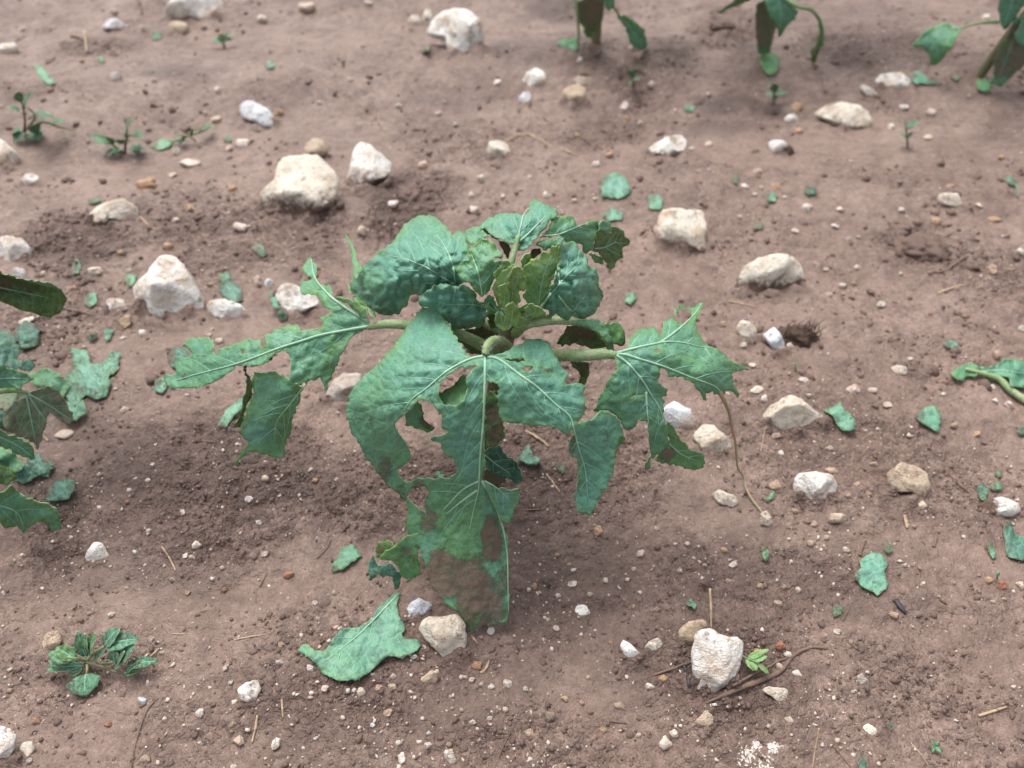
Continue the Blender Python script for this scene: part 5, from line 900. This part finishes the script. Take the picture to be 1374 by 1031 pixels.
# ================================================================= FALLEN LEAVES AND LEAF SCRAPS
SCRAPS = """
big mottled torn leaf fallen beside the white and rusty stone|H|80,655 130,615 180,655 240,660 290,580 330,530 430,525 500,490 560,390 640,330 680,315 655,370 665,460 705,520 690,560 695,590 770,590 800,625 770,660 680,700 600,690 500,780 420,825 330,830 230,800 190,740 140,690|.40|.007|L|660,335 560,440 430,570 330,650 240,720
pale green three-sided leaf scrap near the curled muddy leaf tip|H|275,190 290,150 350,60 400,50 460,105 400,140 350,185 285,205|.35|.003|
square teal leaf scrap behind the plant beside a wedge stone|Q2|1030,710 1100,690 1140,720 1158,770 1120,795 1040,795|.15|.004|
small round teal scrap next to the flat-faced block stone|Q2|1220,790 1260,775 1285,800 1275,840 1230,840|.1|.003|
pale crumpled scrap between the plant's top and the square scrap|Q2|1040,860 1075,830 1120,850 1120,880 1060,885|.1|.004|
pale green scrap on bare silt right of the bubbled leaf|D|635,55 680,40 712,80 670,122 640,100|.3|.002|
narrow torn green blade by a white stone on the silt|Q1|130,260 160,260 200,310 225,330 200,345 160,310|.3|.006|
small green scrap left of the beige chip|Q1|605,135 625,118 648,135 640,155 615,155|.3|.004|
tiny green scrap near dry stubble on the ridge|Q1|385,232 400,223 422,240 410,252|.3|.003|
thin green scrap behind the yellowish arched stone|Q1|345,805 375,792 407,800 390,815 360,818|.4|.003|
flat green leaf between two low weeds|Q1|600,580 650,555 695,560 680,590 630,605|.3|.005|
bent green scrap behind the peaked boulder|Q1|1005,990 1030,975 1052,985 1072,1015 1055,1035 1035,1020|.3|.003|
tiny teal scrap on smooth silt beyond the curved oblong stone|Q1|1060,255 1080,240 1105,255 1095,275 1070,275|.1|.003|
tiny green scrap beside small pebbles near the curved oblong stone|Q1|895,555 915,540 932,560 915,577|.4|.003|
small standing green scrap left of the squarish stone|Q4|285,40 305,5 325,30 315,65 290,70|.3|.004|
curled green scrap touching the squarish white stone|Q4|335,185 350,150 385,140 390,180 360,205|.3|.007|
oval green scrap beside the peaked boulder's flank|Q4|490,95 510,70 550,70 545,100 515,120|.35|.003|
wet dark teal scrap right of the peaked boulder|Q4|870,105 920,95 960,120 975,170 940,185 880,150|.0|.002|D
light green round scrap above the wet dark scrap|Q4|870,65 905,55 925,80 905,98 880,90|.5|.003|
narrow grey-green scrap at the jagged white stone's side|Q4|1075,140 1095,135 1115,180 1120,215 1095,200|.1|.003|
small round green scrap below the jagged white stone|Q4|1105,235 1125,208 1152,220 1145,248 1120,252|.3|.002|
pale narrow leaf scrap behind the hanging left leaf|Q4|868,680 890,640 910,610 970,560 978,600 940,640 905,682|.25|.004|
dark scrap showing behind the left leaf's tip|Q4|668,400 690,365 730,355 762,400 735,450 690,440|.0|.003|D
small bright green scrap at the left leaf's very tip|Q4|620,490 650,480 675,510 650,545 620,535|.4|.003|
tiny pale triangular scrap near the flattened pale leaf|Q4|415,290 457,290 440,330 425,335|.2|.003|
tiny dull scrap near the flattened pale leaf|Q4|350,310 370,298 392,310 380,332 355,332|.1|.002|D
flattened pale shredded leaf pressed into the soil|Q4|240,490 292,450 285,365 350,370 362,430 420,425 445,370 490,385 475,420 475,452 430,480 445,500 430,560 390,572 340,550 300,610 262,560|.30|.004|
dark teal cupped leaf on the soil by the shredded leaf|Q4|50,330 75,275 100,250 140,270 160,290 152,355 90,368|.0|.012|D
dark curved leaf piece lying under the torn neighbour plant|Q4|190,930 230,895 290,885 298,930 280,965 230,980 180,975|.05|.006|D
green two-lobed scrap right of the large cream wedge stone|Q5|565,610 610,600 640,580 655,610 690,640 700,690 660,702 630,680 610,640|.25|.004|
green scrap with a pale rim on open silt|Q5|935,635 975,605 1020,595 1042,640 1035,702 1000,690 960,660|.25|.005|
small smooth oval green leaf on bare silt|Q5|1050,340 1085,330 1112,350 1105,370 1065,366|.2|.002|
narrow grey-green leaf bit behind the white banded stone|Q5|1185,915 1205,900 1230,930 1228,970 1205,975 1190,950|.0|.004|D
slim green leaf bit beside the white banded stone|Q5|1235,915 1265,900 1292,910 1285,930 1250,938|.2|.004|
tiny green curl above the white banded stone|Q5|1255,860 1275,850 1290,875 1270,885|.3|.003|
tiny green fragment near the dry stalk's end|Q5|330,970 350,955 375,940 372,960 345,978|.75|.002|
dark green scrap near the stalk debris|Q5|1345,690 1374,675 1400,690 1390,710 1355,710|.1|.004|D
large bright teal torn leaf piece flat on silt|Q8|685,265 720,230 715,200 760,165 795,165 830,210 815,250 830,300 790,335 740,312|.05|.004|
small dark green square scrap below the bright teal piece|Q8|605,400 620,375 650,385 640,415 610,420|.45|.002|
tiny teal curl above the bright teal piece|Q8|810,140 825,115 850,150 832,172|.1|.006|
slim bright green leaflet on damp soil|Q8|318,135 345,152 352,188 337,198 325,170|.8|.002|
narrow teal scrap beside a folded dark leaf|Q8|1222,135 1245,120 1267,185 1245,192|.2|.004|
folded dark green leaf with a curled edge|Q8|1288,40 1320,32 1340,90 1374,100 1420,110 1415,190 1360,195 1308,180 1300,140|.1|.009|D
tiny teal scrap left of the forked white stone's twigs|Q8|18,362 40,352 62,375 55,390 30,382|.2|.003|
tiny pale green scrap near the cream flake|Q8|815,850 835,843 855,860 842,872|.2|.002|
small teal scrap below the cream flake|Q8|705,995 722,980 747,1010 738,1035 712,1035|.1|.004|
small green scrap by crumbs beyond the block stone|Q3|200,715 215,697 237,710 228,735 207,735|.4|.003|D
pale teal scrap on silt beyond the rounded cream stone|Q3|340,790 355,770 380,775 378,805 350,812|.2|.003|
small flat teal scrap near the rounded cream stone|Q3|285,900 305,888 332,905 318,922 292,918|.05|.002|
dull green scrap half covered by silt|Q3|490,765 515,750 547,760 540,778 505,778|.0|.002|D
tiny faint scrap by the damp silt line|Q3|10,430 30,418 57,430 50,450 22,452|.1|.002|
green scrap under the leaning far plant|Q3|905,300 950,283 975,300 1000,322 1040,332 1000,338 940,335|.2|.007|
small pale scrap right of the leaning plant's scrap|Q3|1080,310 1100,297 1122,310 1105,325|.2|.004|
tiny green bit left of the mushroom-shaped stone|Q2|305,200 325,178 350,190 340,215 318,218|.4|.003|
pale teal blade standing beside tiny grey pebble|Q3|1298,718 1322,708 1350,735 1342,750 1315,735|.0|.006|
thin grey-green scrap seen through the front leaf's hole|E|650,245 690,235 712,245 700,268 660,262|.1|.003|
dark crumpled leaf on soil under the front leaf|E|1020,190 1060,145 1075,120 1090,165 1135,180 1110,215 1060,200|.0|.006|D
small dark leaf bit beside the straw under the front leaf|E|1195,205 1220,195 1240,225 1225,250 1205,235|.1|.005|D
"""
for ln in SCRAPS.strip().split('\n'):
    f = ln.split('|'); pts = [tuple(map(float, q.split(','))) for q in f[2].split()]; dark = f[5] == 'D'
    vv = [[tuple(map(float, q.split(','))) for q in f[6].split()]] if len(f) > 6 else []
    big = len(vv) > 0
    o = leaf('fallen_leaf' if big else 'leaf_scrap', None, f[1], pts, None, tint=float(f[3]), drape=float(f[4])*.55, mat=m_scrap_dark if dark else m_scrap, veins=vv, side=big, res=3.4, crinkle=.45, quilt=.0012, jag=1.7, vr=.0011,
             dirt=[(pts[0][0], pts[0][1], 45, 45, .75), (pts[len(pts)//2][0], pts[len(pts)//2][1], 30, 30, .6), (np.mean([p[0] for p in pts]), np.mean([p[1] for p in pts]), 400, 400,   .55 if 'shredded' in f[0] else .32)] if not big else [(470,600,60,40,.3),(150,680,60,60,.3)], thick=.0004)
    tag(o, f[0], 'leaf', 'leaf scraps on the soil')
# broken stalk with shredded leaf lying on the silt
bs = ghit(cv('Q5', [(1280, 500)]))[0][0]; e = empty('broken_shoot', bs); tag(e, 'broken stalk with shredded teal leaf lying on the silt', 'plant debris')
gp = ghit(cv('Q5', [(1130,465),(1190,480),(1230,492),(1270,505),(1310,545),(1374,590),(1440,640)]))[0]; gp[:, 2] += [.006,.006,.006,.005,.005,.005,.005]
tube('stalk', gp, [.0018,.0026,.0032,.0036,.0038,.0040], m_stalk, e, 8, wob=.15)
leaf('leaf', e, 'Q5', [(1080,460),(1110,440),(1160,420),(1195,440),(1185,480),(1150,478),(1125,498),(1105,490)], None, tint=.35, drape=.008, res=3.2)
leaf('leaf', e, 'Q5', [(1195,440),(1230,442),(1262,435),(1310,402),(1374,415),(1430,430),(1430,540),(1374,530),(1330,520),(1310,485),(1280,478),(1240,500),(1210,480)], None, tint=.05, drape=.014, veins=[[(1200,460),(1290,455),(1380,470)]], res=3.2, crinkle=1.6)

# ================================================================= WEEDS AND SEEDLINGS
def gpt(view, x, y, dz=0.):
    p = ghit(cv(view, [(x, y)]))[0][0]; p[2] += dz; return p
def air(view, x, y, z):
    p = ghit(cv(view, [(x, y)]))[0][0]; return pz(view, [(x, y, p[2]+z)])[0]
def weed(label, view, base, stems, leaves, mat=None, group=None, name='weed'):
    b = gpt(view, *base); e = empty(name, b); tag(e, label, 'weed', group)
    sc_ = VIEW[view][2]
    for st in stems:
        P = [air(view, x, y, z) for x, y, z in st[0]]; tube('stem', P, st[1], st[2] if len(st) > 2 else m_stem, e, 6, wob=.15)
    for x0, y0, z0, x1, y1, z1, wd, tn in leaves:
        p0, p1 = air(view, x0, y0, z0), air(view, x1, y1, z1); dpt = np.linalg.norm(p0-CO)
        blade('leaf', e, p0, p1, wd/sc_*dpt/FPX, mat or m_leaf, tn+.15, sag=.12, lobes=.10, dirt=0. if mat else .62)
    return e
weed('low leafy rosette weed with one round heart-shaped leaf on a stalk', 'Q6', (345, 600),
     [([(345,600,.0),(350,630,.008),(345,665,.006)], [.0012,.001], m_dryvein), ([(345,605,.004),(400,620,.012),(450,640,.008),(520,655,.005)], [.0016,.0013,.001], m_stem), ([(345,600,.004),(380,570,.016),(440,530,.02)], [.0015,.001], m_stalk), ([(345,600,.004),(300,590,.015),(240,580,.018)], [.0014,.001], m_stalk), ([(350,620,.004),(430,610,.010),(490,590,.014)], [.0014,.001], m_stalk), ([(345,610,.003),(300,640,.006),(240,640,.008)], [.0013,.0008], m_stalk)],
     [(343,655,.008,342,742,.004,105,.25),(345,580,.014,312,482,.030,45,.35),(350,570,.016,340,490,.032,38,.5),(360,575,.015,385,490,.030,50,.6),(420,540,.020,480,470,.028,60,.15),(430,535,.020,555,515,.024,70,.1),(300,595,.015,225,545,.022,50,.75),(290,600,.015,195,570,.020,48,.5),(270,610,.013,195,600,.014,40,.3),(330,620,.008,185,640,.008,34,.25),(330,630,.007,280,660,.005,30,.35),(460,600,.016,455,550,.024,45,.2),(480,600,.016,540,540,.022,60,.15),(470,600,.015,500,560,.022,50,.4),(490,605,.012,460,625,.008,40,.15),(520,620,.012,635,600,.014,40,.2),(510,640,.008,560,600,.016,36,.45),(500,650,.007,560,640,.008,30,.55),(380,600,.012,420,560,.020,30,.3)])
weed('straggly brown-stemmed weed beside the white rounded stone', 'Q1', (95, 535),
     [([(95,540,0),(100,480,.03),(85,400,.06)], [.0022,.0016,.001], m_twig), ([(100,520,.005),(170,490,.02),(240,510,.01),(300,525,.003)], [.002,.0015,.001], m_stem), ([(95,530,.0),(140,470,.03),(110,430,.045)], [.0018,.001], m_twig)],
     [(85,410,.056,70,370,.07,30,.6),(80,450,.04,30,430,.05,35,.4),(100,440,.045,130,370,.06,40,.15),(150,480,.024,215,470,.03,40,.2),(200,500,.016,260,490,.02,34,.4),(100,530,.006,60,570,.004,50,.3),(120,535,.006,165,560,.003,55,.3),(120,480,.03,170,450,.04,34,.3),(80,520,.01,50,540,.006,36,.5),(140,500,.02,150,540,.004,44,.2)])
weed('small bushy weed with one broad upright leaf on smooth silt', 'Q1', (500, 610),
     [([(500,612,0),(505,570,.02),(515,540,.03)], [.0022,.0015], m_twig), ([(495,610,0),(450,580,.018),(430,560,.022)], [.0018,.001], m_stem), ([(500,610,.002),(430,605,.006)], [.0016,.001], m_twig)],
     [(510,550,.03,530,480,.05,75,.25),(530,540,.028,570,550,.03,44,.35),(440,580,.016,365,545,.024,44,.5),(450,580,.016,420,545,.03,36,.6),(490,580,.016,470,560,.03,30,.5),(520,600,.008,580,600,.006,50,.2),(490,600,.008,420,625,.003,40,.5),(530,595,.01,560,615,.003,40,.15),(480,605,.006,450,625,.003,34,.4)])
weed('fallen green weed shoot lying between low weeds and a pale pebble', 'Q1', (770, 555), [([(690,570,.004),(740,550,.010),(800,530,.010),(855,505,.008)], [.0018,.002,.0014], m_stalk), ([(720,515,.02),(760,545,.01),(785,570,.003)], [.0015,.001], m_twig)],
     [(740,550,.01,700,545,.02,26,.6),(770,545,.01,780,510,.026,26,.6),(800,530,.01,830,500,.022,28,.5),(820,520,.01,858,510,.012,26,.4),(740,555,.008,720,580,.004,28,.6)])
weed('tiny two-leaved seedling on the far silt near the ragged white stone', 'Q1', (900, 192), [([(900,195,0),(895,165,.02)], [.0022,.0015], m_stem)], [(893,168,.02,880,135,.035,30,.7),(897,165,.02,935,130,.035,36,.4),(897,168,.02,935,160,.022,30,.5),(893,170,.018,845,165,.016,30,.2)])
weed('tiny pale seedling beside a small pale pebble behind the square scrap', 'Q2', (1165, 350), [([(1165,352,0),(1160,310,.02)], [.0018,.0012], m_stem)], [(1160,315,.02,1145,280,.036,26,.2),(1160,312,.02,1180,275,.036,28,.3),(1162,320,.016,1190,320,.02,24,.3),(1160,330,.01,1145,340,.008,24,.4)])
weed('small tufted seedling near the orange-brown stone on the silt', 'Q3', (372, 400), [([(372,402,0),(372,370,.015)], [.002,.0014], m_stem)], [(372,372,.014,350,345,.03,30,.3),(372,372,.014,375,335,.034,26,.6),(374,375,.012,400,360,.02,30,.2),(370,385,.008,340,380,.01,30,.3),(372,385,.008,375,405,.003,30,.2),(375,385,.01,430,370,.01,20,.1)])
weed('slender pale seedling with few narrow leaves right of the oblong cream stone', 'Q3', (908, 585), [([(908,588,0),(905,550,.022),(900,510,.035)], [.0016,.001], m_stem)], [(902,520,.033,885,480,.05,26,.1),(903,515,.034,960,485,.045,24,.1),(903,520,.03,930,495,.04,22,.2),(906,560,.015,870,535,.025,18,.3),(906,555,.018,930,530,.028,16,.2)])
weed('bright green sprig with narrow leaflets poking from under the forked white stone', 'Q8', (232, 572), [([(225,568,.004),(260,590,.012),(300,605,.016),(345,652,.008)], [.0010,.0009,.0007], m_stalk)], [(265,595,.013,350,555,.024,26,.95),(290,602,.016,345,582,.020,24,.9),(262,594,.013,292,640,.008,28,.95),(285,602,.015,302,640,.008,26,.9),(310,618,.014,352,655,.006,22,.95)], mat=m_leaf_bright, name='sprig')
weed('tiny four-leaved seedling on the damp soil near a leaning straw', 'Q8', (1018, 950), [([(1018,952,0),(1016,940,.006)], [.0010,.0008], m_stalk)], [(1015,940,.006,1002,920,.010,14,.5),(1018,940,.006,1030,925,.010,10,.5),(1018,945,.005,1042,970,.004,16,.4),(1016,946,.005,1005,965,.003,10,.5)], name='seedling')
weed('tiny green shoot on silt between cream notched and wedge stones', 'Q5', (460, 455), [([(460,458,0),(458,425,.012)], [.0010,.0006], m_stalk)], [(459,440,.008,445,425,.014,10,.7),(459,435,.01,472,420,.016,10,.8)], name='seedling')
weed('tiny bright shoot between two orange pebbles', 'Q8', (1266, 270), [([(1266,272,0),(1266,250,.01)], [.0009,.0006], m_stalk)], [(1266,262,.005,1255,240,.012,10,.7),(1266,260,.006,1274,242,.012,10,.7)], name='seedling')
weed('thin white-stalked scrap of seedling near the pale teal blade', 'Q3', (1350, 785), [([(1352,788,.001),(1345,750,.008),(1335,735,.010)], [.0012,.0010], m_vein)], [(1338,740,.010,1310,715,.014,24,.0)], name='seedling')

# ================================================================= STRAW, TWIGS, ROOTS
STICKS = """
straw|short split straw lying on dark crumbly soil|Q6|650,145 680,190 705,240|5|S
straw|thin grey-white straw flat on the silt by the rosette weed|Q6|690,492 750,494|3.5|S
straw|thin pale straw bit right of the grey-white straw|Q6|945,516 1000,505 1065,495|4|S
straw|flat dry straw bit below the faceted white stone|Q6|1032,820 1025,870 1010,930|7|S
root|curved dry root fibre lying under the rosette weed|Q6|635,750 590,800 560,880 540,950 525,1050|4.5|T
straw|short tan straw stub behind the faceted stone|Q6|1130,755 1135,830|6|S
twig|small dark bent twig near the three-lobed white stone|Q6|352,290 360,330 385,368|5|T
twig|thin dark twig left of the pale three-sided scrap|Q6|1270,192 1310,150 1328,115|4|T
straw|broad pale straw chip touching the rosette weed's tip|Q6|603,585 640,550|6|S
straw|faint straw fragment on soil above the rosette weed's shadow side|Q6|1040,305 1070,250|5|T
straw|thin slanting fibre on damp soil below the mottled leaf|Q7|605,1040 650,930 700,840|2.2|T
straw|pale frayed straw bit right of the reddish pebble|Q7|552,650 572,635 588,598|8|S
twig|grey twig reaching to the forked white stone|Q7|1240,660 1300,640 1400,605|6|T
straw|tiny straw splinter beside the muddy leaf tip|Q7|515,500 540,532|6|S
straw|short bark chip near the dark pebble|Q7|1055,838 1090,845 1135,850|7|T
straw|standing pale straw at the soil's white crust|Q8|528,900 526,960 525,1035|5|S
straw|slanting thin straw near the tiny four-leaved seedling|Q8|920,930 955,970 990,1020|4|S
straw|segmented flat yellow straw on smooth silt|Q8|1190,822 1245,805 1305,785|8|S
straw|broken straw upright behind the tan rough stone|Q8|100,350 112,410 120,470|7|S
twig|long dead twig with frayed end under the bone-shaped stone|Q8|100,772 180,735 250,705 320,680 400,640 450,580 520,548 585,552|9|T
twig|second thin dead twig crossing above the bone-shaped stone|Q8|200,705 300,650 400,600 470,572|6|T
twig|short dark twig left of the forked white stone|Q8|10,620 25,660 30,705|10|C
straw|slanted dull straw near the white crust|Q8|120,1035 150,985 182,942|4|T
straw|forked fine rootlets by the white crust|Q8|605,940 640,980 680,1028|3|T
charred_twig|black charred wood bit beside a beige pebble|Q8|855,358 875,385 898,412|16|C
straw|short pale straw on silt below the rounded cream stone|Q5|190,180 245,190 300,205|5|S
straw|thin dark root slanting down near the beige tooth stone|Q5|1070,870 1120,920 1195,982|4|T
root|dead root fragment on the dark clod|Q5|990,70 1060,55 1110,20 1150,-5|7|T
root|fine hanging root by the large cream wedge stone|Q5|340,675 330,720 318,785|3|S
straw|crooked straw fragments right of the grey pebble|Q5|1025,150 1070,130 1125,115|6|S
root|curved dry root behind the torn plant beside the squarish stone|Q2|650,570 690,550 740,542 790,565 840,592|6|S
straw|pale straw bit at the end of the curved root|Q2|870,600 905,612 940,628|6|S
straw|dead grass stub standing in the rough soil|Q2|136,870 138,930 140,1000|4|T
straw|second dead grass stub standing in the rough soil|Q2|196,880 190,940 188,990|4|T
straw|pale straw under the front leaf|E|1062,62 1120,95 1165,130|9|S
straw|thin straw near the small pale pebble under the front leaf|E|1155,250 1185,290 1215,330|5|S
root|thin reddish root running out from under the front leaf|E|1020,410 1100,408 1170,400|4|T
straw|dry stubble stalk on the far soil ridge|Q1|340,130 345,170 350,215|7|S
straw|dark thin stalk by the ragged white stone|Q1|545,-20 565,30 570,60|8|T
straw|brown dead leaf shred on the ridge|Q1|285,150 320,155 335,165|9|T
straw|dry straw behind the arched yellowish stone|Q1|560,870 590,900 625,925|5|S
straw|short beige straw on damp soil below the cream chip|Q8|895,20 900,45 905,70|10|S
straw|beige bark chip above the bright teal piece|Q8|715,180 725,145 740,118|8|T
straw|reddish straw thread near the dark square scrap|Q8|645,440 665,405 678,375|5|T
straw|pale bark chip on rough soil near the tiny teal curl|Q8|1010,145 1020,110 1022,85|9|T
straw|tan straw by the squarish stone and dark leaf|Q4|250,205 310,220 380,238|6|T
straw|pale fibre under the drooping neighbour plant|Q4|150,690 170,715 195,740|7|S
straw|short curved root on dark soil below the hanging left leaf|Q4|770,742 810,738 860,745|4|T
"""
for ln in STICKS.strip().split('\n'):
    nm, lb, vw, pts, wd, mt = ln.split('|'); pts = [tuple(map(float, q.split(','))) for q in pts.split()]; sc_ = VIEW[vw][2]
    P2 = crom(cv(vw, pts), 5); P, t = ghit(P2); r = float(wd)/sc_*.72*t.mean()/FPX; r = max(r, .0005)
    P[:, 2] = np.maximum(P[:, 2], np.convolve(np.pad(P[:, 2], 2, mode='edge'), np.ones(5)/5, 'valid'))+r*.55
    if 'standing' in lb or 'upright' in lb: P[:, 2] += np.linspace(.016, 0, len(P)); 
    if nm == 'twig' and len(pts) > 6: R_ = [r*.5, r*1.5, r*1.8, r*1.4, r, r*.6]
    else: R_ = [r, r*1.05, r*.7]
    o = tube(nm, P, R_, dict(S=m_straw, T=m_twig, C=m_char)[mt], None, 7, 2, .25, .75)
    c0 = P.mean(0); o.data.transform(Matrix.Translation(-Vector(c0))); o.location = c0
    tag(o, lb, {'twig': 'twig', 'root': 'root', 'charred_twig': 'twig'}.get(nm, 'straw'))

# ================================================================= CLODS
def clod(label, view, x0, y0, x1, y1, bristle=0, mat=None, rise=.5):
    c = cv(view, [((x0+x1)/2, (y0+y1)/2)])[0]; wd = (x1-x0)/VIEW[view][2]/2; ht = (y1-y0)/VIEW[view][2]/2
    Gp, t = ghit([(c[0], c[1]+ht*.3)]); sc_ = t[0]/FPX; V, F = I4; r = np.random.default_rng(int(c[0]))
    d = 1+.28*fbm(V[:, 0]*2, V[:, 1]*2, V[:, 2]*2+c[0], 3)+.30*fbm(V[:, 0]*7, V[:, 1]*7, V[:, 2]*7+c[0], 4)
    W = V*d[:, None]*np.array([wd*sc_, ht*sc_*1.1, ht*sc_*rise]); W += Gp[0]+np.array([0, 0, -.1*ht*sc_*rise])
    o = mesh_obj('soil_clod', W, F, mat or m_clod, origin=Gp[0]); tag(o, label, 'clod')
    for k in range(bristle):
        a, q = r.uniform(-.7, .9), r.uniform(-.5, .5); p = Gp[0]+np.array([a*wd*sc_, q*ht*sc_, ht*sc_*rise*.5])
        tube('fibre', [p, p+[r.uniform(-.003, .006), r.uniform(-.003, .003), .006], p+[r.uniform(-.004, .010), r.uniform(-.004, .004), .012+r.uniform(0, .006)]], [.0008, .0006, .0003], m_twig, o, 5, 3)
    return o
clod('bristly dark clod of roots beside the bluish white slab', 'Q5', 385, 255, 545, 350, 26, m_clod, .75)
clod('dark rough clod mound near the box-like pale stone', 'Q3', 855, 900, 1075, 1060, 0, m_crumb, .62)
clod('small dark clod by the curved dry root', 'Q2', 950, 525, 1090, 600, 0, m_crumb, .6)
clod('dark clod on the soil ridge beside a far plant', 'Q3', 115, 75, 220, 130, 0, m_crumb, .8)
clod('crumbly dark clod in front of the arched yellowish stone', 'Q1', 300, 930, 420, 1000, 0, m_crumb, .5)
clod('dark clod right of the tall white boulder', 'Q2', 215, 700, 320, 820, 0, m_crumb, .4)
clod('muddy brown clod stuck to the white triangular stone', 'Q3', 405, 572, 450, 625, 0, m_clod, .8)
# white crust: dried mineral flakes, a cluster of crumbs on the soil
rs = np.random.default_rng(8); V, F = [], []
for k in range(220):
    a = rs.uniform(0, 6.28); cxy = [(265, 975), (330, 1010), (300, 935), (370, 945)][k % 4]; rad_ = [28, 38, 14, 18][k % 4]
    p = gpt('Q8', cxy[0]+rad_*rs.normal()*.6, cxy[1]+rad_*rs.normal()*.7); s_ = rs.uniform(.0002, .0009); v = I1[0]*(1+rs.normal(0, .35, (len(I1[0]), 1)))*np.array([1.0+rs.uniform(0, 1.4), 1.0, .4])*s_; ca, sa = math.cos(a), math.sin(a); v = np.stack([v[:, 0]*ca-v[:, 1]*sa, v[:, 0]*sa+v[:, 1]*ca, v[:, 2]], 1)
    o_ = len(V); V += list(v+p); F += [tuple(q+o_) for q in I1[1]]
o = mesh_obj('white_crust', V, F, m_white, origin=gpt('Q8', 310, 985), smooth=False); o['kind'] = 'stuff'; tag(o, 'patch of flaky white crust on the damp soil', 'crust')
for o in scene.objects:
    if '_o' in o: del o['_o']

# each pebble is told apart by the described stone it lies closest to
ORD = ['closest to', 'second closest to', 'third closest to', 'fourth closest to', 'fifth closest to', 'sixth closest to', 'seventh closest to', 'eighth closest to', 'ninth closest to', 'tenth closest to', 'eleventh closest to', 'twelfth closest to']
anch = [o for o in scene.objects if o.get('category') == 'stone' and len(o['label'].split()) <= 9]
PW_ = {'whitish pebbles on the soil': 'whitish', 'orange-tan pebbles on the soil': 'orange-tan', 'pinkish brown pebbles on the soil': 'pinkish brown', 'grey pebbles on the soil': 'grey', 'blackish pebbles on the soil': 'blackish', 'brick-red pebbles on the soil': 'brick-red', 'bluish pebbles on the soil': 'bluish'}
bins_ = {}
for o in scene.objects:
    if o.get('category') == 'pebble' and o.get('group') in PW_:
        a = min(anch, key=lambda q: (q.location-o.location).length); bins_.setdefault((o['group'], a.name), []).append(((a.location-o.location).length, o, a))
for (gp, _), L_ in bins_.items():
    L_.sort(key=lambda t: t[0])
    for i_, (_, o, a) in enumerate(L_):
        lb_ = f"{PW_[gp]} pebble {ORD[min(i_, 11)]} the {a['label']}"
        if i_ < len(ORD) and len(lb_.split()) <= 16: o['label'] = lb_
